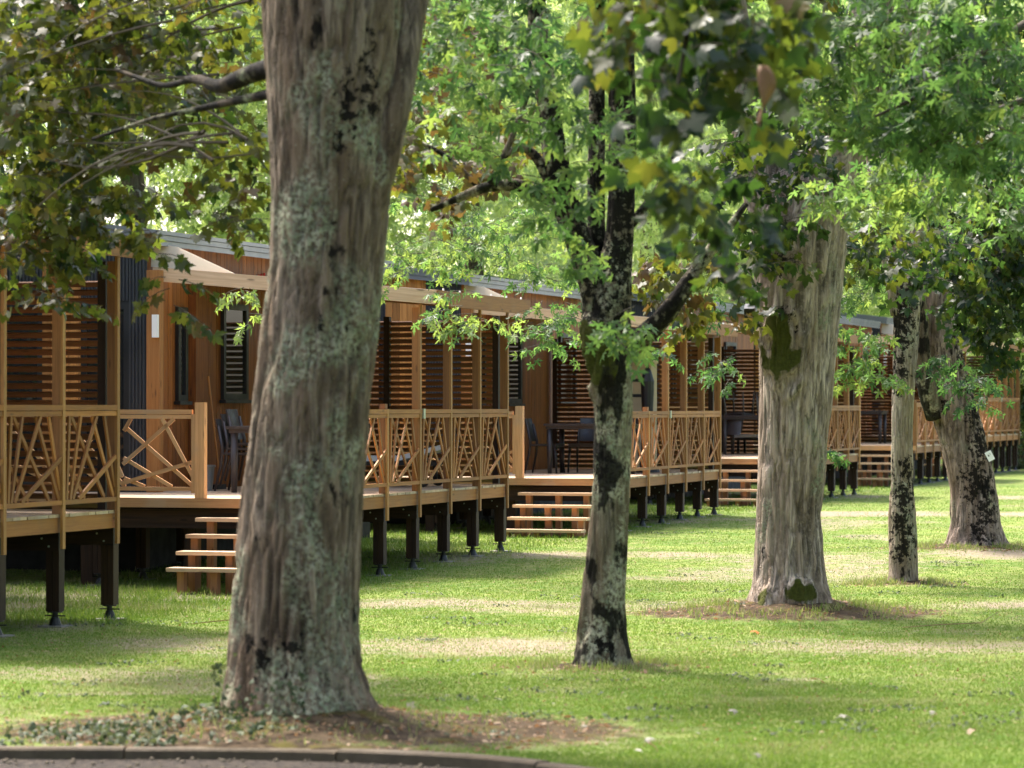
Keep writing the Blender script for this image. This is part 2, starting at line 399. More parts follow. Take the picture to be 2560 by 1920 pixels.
class Foliage:
    """sprays of leaves on thin twigs, collected and linked as one crown + one twig mesh"""
    def __init__(s): s.p = []; s.t = []; s.n = []; s.s = []; s.c = []; s.tw = MB()
    def spray(s, p, d, length, nl, size, tint0, droop=.6, twigs=True, r=.004):
        p = np.array(p, float); d = np.array(d, float); d /= np.linalg.norm(d)
        pts = [p.copy()]
        q = p.copy(); dd = d.copy()
        for i in range(4):
            dd = dd + np.array([0, 0, -droop * .16]) + RNG.normal(0, .08, 3); dd /= np.linalg.norm(dd)
            q = q + dd * length / 4; pts.append(q.copy())
        if twigs: s.tw.tube(pts, [r, r * .9, r * .7, r * .5, r * .3], 4, caps=False)
        for i in range(nl):
            f = (i + .6) / nl * 4; k = min(3, int(f)); b = pts[k] + (pts[k + 1] - pts[k]) * (f - k)
            side = np.cross(dd, [0, 0, 1]); side /= np.linalg.norm(side) + 1e-6
            tip = dd * RNG.uniform(.3, .9) + side * RNG.choice([-1, 1]) * RNG.uniform(.4, 1.1) + np.array([0, 0, -RNG.uniform(.2, 1.2) * droop - .1])
            tip /= np.linalg.norm(tip)
            nor = np.array([0, 0, .7]) + RNG.normal(0, .7, 3)
            s.p.append(b + tip * size * .5); s.t.append(tip); s.n.append(nor)
            s.s.append(size * RNG.uniform(.7, 1.15)); s.c.append(np.clip(tint0 + RNG.normal(0, .16), 0.02, .98))
    def blob(s, x, y, Z, rx, ry, rz, n, size=.075, length=.35, nl=6, tint=.5, droop=.6, tw=True, flow=None, gaps=.0):
        """ellipsoid of sprays centred at image point x, y at depth Z; rx, ry in photograph pixels"""
        c = P(x, y, Z); ax, az = rx / F * Z, ry / F * Z
        for _ in range(n):
            while True:
                u = RNG.uniform(-1, 1, 3)
                if u @ u < 1: break
            q = np.array([c.x + u[0] * ax, c.y + u[1] * rz, c.z + u[2] * az])
            if gaps and noise.noise(Vector((q[0] * 1.6, q[1] * .9, q[2] * 1.6))) < gaps - .5: continue
            an = RNG.uniform(0, 2 * math.pi)
            d = np.array([math.cos(an), math.sin(an), RNG.uniform(-.4, .35)])
            if flow is not None: d = d * .6 + np.array(flow)
            s.spray(q, d, length * RNG.uniform(.6, 1.3), nl, size, np.clip(tint + RNG.normal(0, .12), 0, 1), droop, tw)
    def dome(s, c, rx, rz, n, size=.13, nl=8, tint=.5):  # sprays kept above the frame, added to cast dappled shade below
        for _ in range(n):
            while True:
                u = RNG.uniform(-1, 1, 3)
                if .12 < u @ u < 1: break
            q = np.array([c[0] + u[0] * rx, c[1] + u[1] * rx, c[2] + u[2] * rz])
            if q[2] < 2.35 + .127 * q[1] * 1.02: continue
            if noise.noise(Vector((q[0] * .7, q[1] * .7, q[2] * .7))) < -.1: continue
            an = RNG.uniform(0, 2 * math.pi)
            s.spray(q, (math.cos(an), math.sin(an), RNG.uniform(-.3, .3)), .6, nl, size, np.clip(tint + RNG.normal(0, .15), 0, 1), .6, False)
    def emit(s, parent, kind, mat, name='crown', twigmat='twig'):
        o = leaves_mesh(name, s.p, s.t, s.n, s.s, np.array(s.c), kind, mat, parent)
        if s.tw.v: s.tw.build('twigs', twigmat, parent)
        return o

# ------------------------------------------------------------------ trunks
def trunk_mesh(name, prof, mat, parent, n=72, step=.05, seed=0., amp=.05, root=None, moss=(), black=(), ff=8.5, fz_=.95):
    """prof: list of (point, radius). A ridged, lumpy tube; root = (flare, lobes)."""
    pts = [Vector(p) for p, r in prof]; rad = [r for p, r in prof]
    # resample (Catmull-like by linear + smoothing)
    L = [0]
    for a, b in zip(pts, pts[1:]): L.append(L[-1] + (b - a).length)
    m = max(6, int(L[-1] / step))
    ss = np.linspace(0, L[-1], m)
    A = np.array([list(p) for p in pts])
    C = np.stack([np.interp(ss, L, A[:, i]) for i in range(3)], 1); R = np.interp(ss, L, rad)
    kn = max(1, int(.12 / step))
    for _ in range(2):
        Cp = np.pad(C, ((kn, kn), (0, 0)), 'reflect', reflect_type='odd'); Rp = np.pad(R, kn, 'edge')
        C = np.mean([Cp[i:i + m] for i in range(2 * kn + 1)], 0); R = np.mean([Rp[i:i + m] for i in range(2 * kn + 1)], 0)
    V = []; MO = []; BK = []; CR = []
    ref = Vector((0, -1, 0))
    for i in range(m):
        d = Vector(C[min(i + 1, m - 1)] - C[max(i - 1, 0)]).normalized()
        a = d.cross(ref)
        if a.length < .2: a = d.cross(Vector((1, 0, 0)))
        a.normalize(); b = d.cross(a).normalized()
        for k in range(n):
            an = 2 * math.pi * k / n
            dirv = a * math.cos(an) + b * math.sin(an)
            r = R[i]
            q = Vector(C[i]) + dirv * r
            ns = Vector((q.x + seed, q.y, q.z))
            lump = noise.noise(Vector((ns.x * 2.2, ns.y * 2.2, ns.z * 1.1))) * .9
            wob = .25 * noise.noise(Vector((ns.x * 5, ns.y * 5, ns.z * 3)))
            n1 = noise.noise(Vector((ns.x * ff + wob, ns.y * ff - wob, ns.z * fz_ + seed))); n2 = noise.noise(Vector((ns.x * ff * 2.1, ns.y * ff * 2.1, ns.z * fz_ * 2.4 + wob * 3)))
            fis = min(1, 1.35 * max(0, 1 - abs(n1) / .2)) * min(1, max(.25, .7 + 1.5 * noise.noise(Vector((ns.x * 2, ns.y * 2, ns.z * .9 + 7)))))
            fis = max(fis, .75 * max(0, 1 - abs(n2) / .2))
            CR.append(fis)
            rid = 1 - 1.6 * fis
            fi = noise.noise(Vector((ns.x * 28, ns.y * 28, ns.z * 6)))
            r2 = r * (.975 + .65 * amp * lump) + amp * .36 * (rid - .5) * min(1, r / .2) + amp * .12 * fi * min(1, r / .2)
            if root:
                fl, lob, hh, ph = root
                t = max(0, 1 - ss[i] / hh)
                r2 += r * fl * t ** 2.2 * (.55 + .75 * max(0, math.cos(lob * an + ph + .8 * noise.noise(Vector((an, seed, 0)))) ) ** 1.5)
            q = Vector(C[i]) + dirv * r2
            mv = 0.
            for (mp, mr, ms) in moss:
                dd = (q - Vector(mp)); dd.z *= ms
                mv = max(mv, 1 - dd.length / mr)
            if mv > 0: mv = min(1, max(0, mv * 1.2 + .9 * noise.noise(Vector((q.x * 9, q.y * 9, q.z * 6))) ) ); q += dirv * (.055 * min(1, mv * 2.5) * (.6 + .7 * abs(noise.noise(Vector((q.x * 26, q.y * 26, q.z * 26))))))
            V.append(tuple(q))
            MO.append(max(0., mv)); mv = 0.
            for (mp, mr, ms) in black:
                dd = (q - mp); dd.z *= ms; dd.y *= .35
                mv = max(mv, 1 - dd.length / mr)
            BK.append(max(0., mv) * .9)
    lv = []
    idx = np.arange((m - 1) * n).reshape(m - 1, n)
    k2 = np.roll(np.arange(n), -1)
    q0 = idx; q1 = idx[:, k2]; q2 = q1 + n; q3 = idx + n
    faces = np.stack([q0, q1, q2, q3], -1).reshape(-1)
    tot = np.full((m - 1) * n, 4)
    # caps
    faces = np.concatenate([faces, np.arange(n)[::-1], np.arange(n) + (m - 1) * n]); tot = np.concatenate([tot, [n, n]])
    return raw_mesh(name, np.array(V), faces, tot, mat, parent, {'moss': MO, 'black': BK, 'cre': CR}, True)

def prof_lr(rows, Z):
    """rows (y, xl, xr) in display pixels"""
    return [(D((l + r) / 2, y, Z), (r - l) / 2 * K / F * Z) for y, l, r in rows]
def prof_cw(rows, Z, dz=0.):
    """rows (y, xc, width[, dZ])"""
    out = []
    for i, r in enumerate(rows):
        z = Z + (r[3] if len(r) > 3 else dz * i / (len(rows) - 1))
        out.append((D(r[1], r[0], z), r[2] / 2 * K / F * z))
    return out

# ------------------------------------------------------------------ ground
def build_ground():
    xs = np.concatenate([np.arange(-120, -20, 10), np.arange(-20, -6, .7), np.arange(-6, 8.4, .09), np.arange(8.4, 22, .7), np.arange(22, 140, 10)])
    ys = np.concatenate([np.arange(-30, 14, 4), np.arange(14, 36, .09), np.arange(36, 62, .16), np.arange(62, 100, 1), np.arange(100, 420, 20)])
    V = np.zeros((len(ys), len(xs), 3)); soil = np.zeros((len(ys), len(xs))); dirt = np.zeros_like(soil)
    for j, y in enumerate(ys):
        for i, x in enumerate(xs):
            V[j, i] = (x, y, G(x, y)); soil[j, i], dirt[j, i] = masks(x, y)
    ny, nx = soil.shape
    a = (np.arange(ny - 1)[:, None] * nx + np.arange(nx - 1)[None, :])
    f = np.stack([a, a + 1, a + nx + 1, a + nx], -1).reshape(-1)
    t = NT('lawn_ground')
    p = t.pos()
    n1 = t.noise(p, .55, 5, .6); n2 = t.noise(p, 5, 5, .65); n3 = t.noise(p, 45, 4, .7)
    c = t.mix(t.fr(n1, .35, .65), (.065, .125, .018), (.125, .175, .035))
    c = t.mix(t.math('MULTIPLY', t.fr(n2, .42, .68), .65), c, (.23, .225, .085))
    c = t.mix(t.math('MULTIPLY', t.fr(n3, .5, .75), .5), c, (.05, .07, .015))
    c = t.mix(t.math('MULTIPLY', t.fr(t.noise(p, 1.7, 6, .7), .5, .7), .6), c, (.17, .135, .075))
    di = t.math('ADD', t.attr('dirt'), t.math('MULTIPLY', t.math('SUBTRACT', t.noise(p, 4.5, 7, .75), .5), 2.2))
    dc = t.mix(t.fr(t.noise(p, 22, 5, .7), .3, .7), (.14, .105, .076), (.28, .23, .175))
    c = t.mix(t.fr(di, .3, .85, 0, .9), c, dc)
    so = t.math('ADD', t.attr('soil'), t.math('MULTIPLY', t.math('SUBTRACT', t.noise(p, 6, 6, .7), .5), .8))
    scol = t.mix(t.fr(t.noise(p, 9, 5, .65), .35, .65), (.026, .017, .010), (.082, .057, .034))
    scol = t.mix(t.math('MULTIPLY', t.fr(t.noise(p, 4.3, 4), .52, .66), .8), scol, (.07, .06, .012))
    c = t.mix(t.fr(so, .4, .62), c, scol)
    h = t.math('ADD', t.noise(p, 30, 5, .7), t.math('MULTIPLY', n3, .6))
    M['ground'] = t.done(t.princ(c, .95, t.bump(h, .7, .03), .1))
    g = raw_mesh('ground', V.reshape(-1, 3), f, np.full(len(f) // 4, 4), 'ground', None, {'soil': soil.ravel(), 'dirt': dirt.ravel()}, True)
    tag(g, kind='structure')
def masks(x, y):
    s = 0.
    for (mx, my, h, r), k in zip(MOUNDS, (1.0, .8, 1.05, .9, 1.0)):
        ex = 1.55 if my < 22 else 1.3
        dx, dy = (x - mx) / ex, (y - my)
        if my < 22 and dx > 0: dx *= .9
        d = math.hypot(dx, dy) / r
        s = max(s, (1.5 - d * .85) if my < 22 else (1.45 - d * .9) if 29 < my < 32 else (1.3 - d * (.95 / k)))
    if x < 4.2:
        kd = y - kerb_y(x)
        if kd < .4: s = max(s, .95 - kd * 1.6)
    d = 0.
    w = .35 * noise.noise(Vector((x * .35, y * .1, 3.1)))
    for yc, hw, amt, x0, x1 in ((26.7, 1.2, .95, -6, 9), (32.2, .9, .9, -5, 9), (41.0, 1.0, .85, -1, 12), (36.6, .7, .6, 0, 10), (54.0, 1.3, 1.15, 4.2, 30), (64, 1.8, .9, 6, 40), (49, .8, .6, 2, 20)):
        if x0 < x < x1:
            e = min(1, (x - x0) / 1.0, (x1 - x) / 1.0)
            d = max(d, amt * e * max(0, 1 - ((y + w * 1.6 - yc) / hw) ** 2 * .6) * (.66 + .95 * noise.noise(Vector((x * .55, yc, y * .25)))))
    if 34.4 > y > 32.9 and -3.6 < x < -1.9: d = max(d, .6)
    if y > 22: d = max(d, .62 * sstep(.05, .55, noise.noise(Vector((x * .32, y * .3, 8.3))) + .35 * noise.noise(Vector((x * 1.1, y * .8, 2.2)))))
    else: d = max(d, .5 * sstep(.2, .6, noise.noise(Vector((x * .5, y * .5, 8.3)))))
    return max(0, min(1, s)), max(0, min(1, d))

def build_road():
    t = NT('gravel'); p = t.pos()
    v = t.n('ShaderNodeTexVoronoi', i_Scale=42.0); t.link(p, v.inputs['Vector'])
    c = t.ramp(v.outputs[1], [(0, (.006, .0045, .0035)), (.5, (.020, .0145, .0105)), (1, (.06, .046, .034))])
    M['gravel'] = t.done(t.princ(c, .9, t.bump(v.outputs[0], .8, .02), .2))
    V = []; f = []
    pts = [(x, kerb_y(x) - .05) for x in np.concatenate([np.linspace(-25, -3, 12), np.linspace(-2.8, 4.1, 50)])]
    for x, y in pts: V += [(x, y, -.035), (x, min(y - .5, -6), -.035)]
    for i in range(len(pts) - 1): f += [2 * i, 2 * i + 1, 2 * i + 3, 2 * i + 2]
    tag(raw_mesh('road', np.array(V), f, np.full(len(f) // 4, 4), 'gravel', None), kind='structure')
    # loose stones on the road and on the soil bank
    M['kerb'] = plain('kerb_concrete', (.075, .058, .04), .9, .6, 7, .2, 0, .5)
    mb = MB()
    S = []; 
    L = 0; prev = None
    dense = []
    for (a, b), (c, d) in zip(KERB[:-1], KERB[1:]):
        k = max(2, int(math.hypot(c - a, d - b) / .12))
        for i in range(k): dense.append(Vector((a + (c - a) * i / k, b + (d - b) * i / k, 0)))
    # smooth
    for _ in range(12):
        dense = [dense[0]] + [(dense[i - 1] + dense[i] * 2 + dense[i + 1]) / 4 for i in range(1, len(dense) - 1)] + [dense[-1]]
    acc = 0; start = 0; segs = []
    for i in range(1, len(dense)):
        acc += (dense[i] - dense[i - 1]).length
        if acc > 1.25: segs.append(dense[start:i + 1]); start = i; acc = 0
    for sg in segs:
        if max(p.y for p in sg) < 10 or min(p.x for p in sg) < -9: continue
        tint = random.random()
        e = (sg[1] - sg[0]).normalized() * .006; e2 = (sg[-1] - sg[-2]).normalized() * .006
        sg = [sg[0] + e] + sg[1:-1] + [sg[-1] - e2]
        dz = random.uniform(-.006, .006)
        ring = []
        for i, p in enumerate(sg):
            d = (sg[min(i + 1, len(sg) - 1)] - sg[max(i - 1, 0)]).normalized(); nrm = Vector((-d.y, d.x, 0))
            prof = [(-.065, -.13), (-.065, .018), (-.052, .03), (.05, .03), (.06, .02), (.06, -.13)]
            ring.append([p + nrm * a + Vector((0, 0, z + dz)) for a, z in prof])
        b = len(mb.v)
        for r in ring: mb.v += [tuple(q) for q in r]
        for i in range(len(ring) - 1):
            for k in range(5):
                mb.f.append((b + i * 6 + k, b + i * 6 + k + 1, b + (i + 1) * 6 + k + 1, b + (i + 1) * 6 + k)); mb.uv += [(0, 0)] * 4; mb.t.append(tint)
        for i, rev in ((0, 0), (len(ring) - 1, 1)):
            ix = [b + i * 6 + k for k in range(6)]; mb.f.append(tuple(ix if rev else ix[::-1])); mb.uv += [(0, 0)] * 6; mb.t.append(tint)
    tag(mb.build('kerb', 'kerb'), kind='structure')

def build_grass():
    t = NT('grass_blade')
    ti = t.attr('tint')
    c = t.ramp(ti, [(0, (.05, .105, .013)), (.45, (.095, .17, .024)), (.72, (.15, .205, .045)), (.88, (.25, .23, .11)), (1, (.33, .28, .17))])
    pr = t.princ(c, .55, None, .3)
    tr = t.n('ShaderNodeBsdfTranslucent'); t.link(t.mix(.5, c, (.24, .36, .03)), tr.inputs[0])
    mx = t.n('ShaderNodeMixShader', i_0=.4); t.link(pr.outputs[0], mx.inputs[1]); t.link(tr.outputs[0], mx.inputs[2])
    M['grass'] = t.done(mx)
    N = 620000
    # density falls with distance; uniform in image rows
    u = RNG.random(N); y = 1 / (1 / 17.0 + u * (1 / 72.0 - 1 / 17.0))
    x = RNG.uniform(-.19, .19, N) * y + RNG.uniform(-1.8, 1.8, N)
    keep = np.ones(N, bool); h = np.zeros(N); z = np.zeros(N); tint = RNG.normal(.48, .18, N)
    for i in range(N):
        X, Y = x[i], y[i]
        if Y < 19.3 and X < 4.2 and Y - kerb_y(X) < .08: keep[i] = False; continue
        s, d = masks(X, Y)
        pn = noise.noise(Vector((X * .9, Y * .9, 0))); pf = noise.noise(Vector((X * 4, Y * 4, 5)))
        dd = max(d + pn * .35, s * 1.15 + pf * .25)
        if s * 1.15 + pf * .3 > .38 + RNG.random() * .3: keep[i] = False; continue
        if dd > .30 + RNG.random() * .75: keep[i] = False; continue
        z[i] = G(X, Y)
        lx = (X - front(Y)) 
        hh = .014 + .007 * pn
        if -3.5 < lx < .45 and 29 < Y: hh += .05 * sstep(.5, -.2, lx) * RNG.random()
        h[i] = max(.012, hh * RNG.uniform(.5, 1.5))
        tint[i] += .32 * pn + .22 * pf + .6 * max(0, dd - .1)
    x, y, z, h, tint = x[keep], y[keep], z[keep], h[keep], np.clip(tint[keep], 0, 1)
    ex = []
    for (mx, my, mh, mr), tr_ in zip(MOUNDS, (.55, .3, .52, .26, .5)):
        for _ in range(int((1100 if my < 22 else 3200) * mr)):
            a = RNG.uniform(0, 2 * math.pi); d = tr_ + abs(RNG.normal(0, .38 * mr))
            X, Y = mx + d * 1.2 * math.cos(a), my + d * math.sin(a)
            if Y < 19 and Y < kerb_y(X) + .1: continue
            if noise.noise(Vector((X * 3, Y * 3, 6))) < -.08: continue
            ex.append((X, Y, G(X, Y), RNG.uniform(.02, .085), np.clip(RNG.normal(.84, .16), 0, 1)))
    ex = np.array(ex)
    x, y, z, h, tint = [np.concatenate([p_, ex[:, i_]]) for i_, p_ in enumerate((x, y, z, h, tint))]
    m = len(x); an = RNG.uniform(0, 2 * math.pi, m)
    w = (.0022 + y * .00010) * RNG.uniform(.7, 1.4, m)
    lean = RNG.uniform(0, .9, m) * h; la = RNG.uniform(0, 2 * math.pi, m)
    V = np.zeros((m, 3, 3))
    V[:, 0] = np.stack([x - np.cos(an) * w, y - np.sin(an) * w, z - .004], 1)
    V[:, 1] = np.stack([x + np.cos(an) * w, y + np.sin(an) * w, z - .004], 1)
    V[:, 2] = np.stack([x + np.cos(la) * lean, y + np.sin(la) * lean, z + h], 1)
    o = raw_mesh('grass', V.reshape(-1, 3), np.arange(3 * m), np.full(m, 3), 'grass', None, {'tint': np.repeat(tint, 3)})
    tag(o, 'short green lawn grass between the trees and the terraces', 'grass', None, 'stuff')

# ------------------------------------------------------------------ terrace
U0, U1 = 0., 7.3
FX = -2.93            # facade plane
GU = 2.35             # gable plane
PG = 3.5              # near end of the pergola
def stick(mb, x, y0, z0, y1, z1, dx):
    mb.beam((x + dx, y0, z0), (x + dx, y1, z1), .03, .042, (1, 0, 0))
FRONT_STICKS = [(.05, 0, .10, 1, 0), (.10, 0, .30, 1, 0), (.16, 0, .62, 1, 0), (.28, 0, 1.0, .5, 0),
                (.80, 0, .16, 1, 1), (.98, 0, .56, 1, 1), (.42, 0, 0., .55, 1), (1.0, .12, .80, 1, 1)]
ENTRY_STICKS = [(0, .33, .75, 1, 0), (0, .88, 1, 0, 1), (.55, 1, 1, .14, 0), (0, .42, .7, 0, 1), (0, .05, 1, .36, 0), (0, .82, .1, 1, 0), (0, .12, .3, 0, 1)]
def rail_panel(mb, a, b, zb, sticks):
    """a, b: (x, y) ends; boards between them"""
    ax, ay = a; bx, by = b
    def pt(t, z, off): 
        dx, dy = bx - ax, by - ay; l = math.hypot(dx, dy)
        return (ax + dx * t + dy / l * off, ay + dy * t - dx / l * off, z)
    mb.beam(pt(0, zb + .955, 0), pt(1, zb + .955, 0), .042, .05)
    mb.beam(pt(0, zb + .902, 0), pt(1, zb + .902, 0), .032, .045)
    mb.beam(pt(0, zb + .105, 0), pt(1, zb + .105, 0), .034, .042)
    up = Vector(pt(0, 0, 1)) - Vector(pt(0, 0, 0))
    for (t0, h0, t1, h1, lay) in sticks:
        o = .008 if lay == 0 else -.010
        z0, z1 = zb + .127 + h0 * .752, zb + .127 + h1 * .752
        j = random.uniform(-.01, .01)
        mb.beam(pt(t0 + j, z0, o), pt(t1 + j, z1, o), .042, .018, tuple(up))

def terrace(Z0, base, label, prise=0., rz=0., bright=False, gusset=True):
    rx = front(Z0)
    R_ = root('wooden_terrace', (rx, Z0, base), -TH + rz, label, 'terrace', 'wooden terraces along the row of cabins')
    th = TH - rz; s_, c_ = math.sin(th), math.cos(th)
    def gz(X, u): return G(rx + X * c_ + u * s_, Z0 - X * s_ + u * c_) - base
    zd = 1.0
    rw = 'railwood'
    # deck boards run left-right; ends show along the front
    mb = MB(); u = .045
    while u < U1 - .07:
        xl = -6.6 if u < GU - .1 else FX + .02
        mb.box((xl, u, zd - .028), (-.014 + random.uniform(-.006, .006), u + .138, zd + random.uniform(-.0015, .0015)))
        u += .145
    mb.build('decking', 'decktop', R_)
    mb = MB(); mb.box((-6.6, -.0, zd - .10), (.01, .042, zd + .003)); mb.build('edge_board', 'deckwood', R_)
    mb = MB(); mb.box((-.075, .05, zd - .165), (-.022, U1, zd - .03)); mb.build('front_beam', 'railwood', R_)
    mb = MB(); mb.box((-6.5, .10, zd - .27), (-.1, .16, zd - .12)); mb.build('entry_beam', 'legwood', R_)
    pu = [.06 + 1.198 * i for i in range(7)]
    for i, u in enumerate(pu):
        tall = i >= 3
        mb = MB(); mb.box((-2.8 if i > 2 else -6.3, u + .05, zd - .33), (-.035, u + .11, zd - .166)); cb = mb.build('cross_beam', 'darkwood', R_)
        bo = MB()
        for bx in (-.2, -.13): bo.tube([(bx, u + .052, zd - .22 - (.07 if bx > -.18 else 0)), (bx, u + .04, zd - .22 - (.07 if bx > -.18 else 0))], [.009, .009], 8)
        bo.build('bolt', 'steel', cb)
        # posts
        top = 3.20 + prise if tall else 2.045
        mb = MB(); mb.box((-.078, u, zd + .002), (-.0005, u + .078, top)); mb.build('post', 'railwood' if i == 3 else 'postwood', R_)  # lighter wood paints the first tall post as lit, the others shaded
        mb = MB(); mb.box((.0005, u + .004, zd - .31), (.026, u + .062, top + .04 if tall else 1.985)); mb.build('outer_batten', 'strip', R_)
        # legs
        for lx in ((-.125,) if i > 2 else (-.125, -2.6)):
            g = gz(lx, u + .06)
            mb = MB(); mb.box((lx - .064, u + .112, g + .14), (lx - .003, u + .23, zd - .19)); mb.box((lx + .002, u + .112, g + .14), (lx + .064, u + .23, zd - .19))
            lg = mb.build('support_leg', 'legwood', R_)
            jk = MB(); jk.tube([(lx, u + .17, g + .015), (lx, u + .17, g + .02), (lx, u + .17, g + .085), (lx, u + .17, g + .09), (lx, u + .17, g + .14)], [.06, .058, .034, .026, .026], 12)
            jk.tube([(lx, u + .17, g + .128), (lx, u + .17, g + .1401)], [.07, .07], 12); jk.beam((lx - .1, u + .17, g + .1), (lx + .1, u + .17, g + .1), .014, .012)
            jk.build('jack_foot', 'jack', lg)
            cp = MB(); cp.box((lx - .12, u + .05, g - .03), (lx + .12, u + .29, g + .012)); cp.build('concrete_pad', 'concrete', lg)
    # inner legs under the deck
    for lx, u in ((-2.75, .2), (-1.5, .2), (-4.2, .2)):
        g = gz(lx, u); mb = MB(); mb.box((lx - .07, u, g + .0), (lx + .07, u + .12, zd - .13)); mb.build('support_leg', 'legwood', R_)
    # front railing, one panel per bay
    for i in range(6):
        mb = MB(); rail_panel(mb, (.004, pu[i] + .064), (.004, pu[i + 1] + .002), zd, FRONT_STICKS); mb.build('railing_panel', rw, R_)
    # galvanised strap on the rail
    mb = MB(); mb.box((-.012, pu[3] + .1, zd + .87), (.042, pu[3] + .16, zd + .988)); mb.build('rail_bracket', 'steel', R_)
    # entry railing, left of the steps
    mb = MB(); mb.box((-1.37, .012, zd + .004), (-1.26, .105, 2.06)); mb.build('post', 'deckwood', R_)
    mb = MB(); mb.box((-3.02, .012, zd + .004), (-2.91, .105, 2.03)); mb.build('post', 'deckwood', R_)
    mb = MB(); mb.box((-1.415, .02, zd + .06), (-1.372, .10, 1.93)); mb.build('post', 'deckwood', R_)
    mb = MB(); rail_panel(mb, (-2.91, .06), (-1.415, .06), zd, [(.45 + a * .55, b, .45 + c * .55, d, e) for a, b, c, d, e in ENTRY_STICKS] + [(a * .45, b, c * .45, d, e) for a, b, c, d, e in ENTRY_STICKS[:4]]); mb.build('railing_panel', 'deckwood', R_)
    mb = MB(); rail_panel(mb, (-4.6, .06), (-3.02, .06), zd, ENTRY_STICKS); mb.build('railing_panel', 'deckwood', R_)
    # slat screen at the far end
    xs = (FX + .06, -1.66, -.155)
    mb = MB()
    z = zd + .045
    while z < 3.16:
        for a, b in zip(xs, xs[1:]):
            mb.beam((a + .04, U1 + .03, z), (b - .04, U1 + .03, z),   .080, .015, (0, .66 + random.uniform(-.03, .03), 1))
        z += .0795
    sc = mb.build('slat_screen', 'slat', R_)
    for a in xs:
        mb = MB(); mb.box((a - .04, U1 - .005, zd + .003), (a + .04, U1 + .075, 3.2 + prise)); mb.build('screen_frame', 'darkwood', sc)
    # pergola
    zt = 3.40 + prise
    mb = MB(); mb.beam((FX + .0, GU + .12, zt + .19), (.25, PG + .08, zt - .085), .05, .165, (0, 0, 1), .8); mb.build('end_beam', 'treadwood', R_)
    mb = MB(); mb.box((.252, PG + .06, zt - .185), (.30, U1 + .05, zt + .0), .25); mb.build('fascia_board', 'railwood', R_)
    sw = MB()
    for k in range(6): sw.tube([(.27, PG + .3 + k * .65, zt), (.27, PG + .3 + k * .65, zt + .03)], [.014, .01], 6)
    sw.build('hook', 'white', R_)
    mb = MB(); mb.beam((FX + .03, U1 + .0, zt + .17), (.24, U1 + .0, zt - .1), .05, .14); mb.build('rafter', 'railwood', R_)
    mb = MB(); mb.beam((FX + .03, 5.45, zt + .17), (.24, 5.45, zt - .1), .05, .14); mb.build('rafter', 'railwood', R_)
    if gusset:
        # cream cloth: slanting roof sheet with a raised triangular end
        t_ = .012
        def zz(X): return zt + .19 + .075 + (X - FX) / (.25 - FX) * -.275
        mb = MB(); mb.beam((FX + .04, (PG + .1 + U1) / 2, zz(FX + .04) + .012), (.26, (PG + .1 + U1) / 2, zz(.26) + .012), U1 - PG - .1, .008, (0, 0, 1)); mb.build('canopy_sheet', 'sheet', R_)
        y0 = GU + .12
        tri = [(FX - .02, zz(FX) + .01), (FX + .92, zz(FX + .9) + .008), (FX + .26, zz(FX) + .25), (FX - .03, zz(FX) + .29)]
        mb = MB(); n = len(tri); b = [(x, y0 + (x - FX) * .34 + .10 * (z - zt - .2), z) for x, z in tri]; c = [(x, y + t_, z) for x, y, z in b]
        mb.v = b + c; mb.f = [tuple(range(n)), tuple(range(2 * n - 1, n - 1, -1))] + [(i, i + n, (i + 1) % n + n, (i + 1) % n) for i in range(n)]
        mb.uv = [(0, 0)] * (2 * n + 4 * n); mb.t = [.5] * len(mb.f); mb.build('canopy_gusset', 'cream', R_)
    # steps
    for k, z in enumerate((.80, .63, .46, .295)):
        un = -.02 - .27 * k
        zl = z
        mb = MB(); mb.box((-1.24, un - .27, zl - .04), (-.06, un - .012, zl)); tr = mb.build('stair_tread', 'treadwood', R_)
        for X in (-1.06, -.6, -.18):
            X += random.uniform(-.06, .06) - (.1 if k % 2 else 0); g = gz(X, un - .12)
            sp = MB(); sp.box((X - .04, un - .2, g - .02), (X + .04, un - .1, zl - .041)); sp.build('stair_support', 'redwood', tr)
    return R_, zd

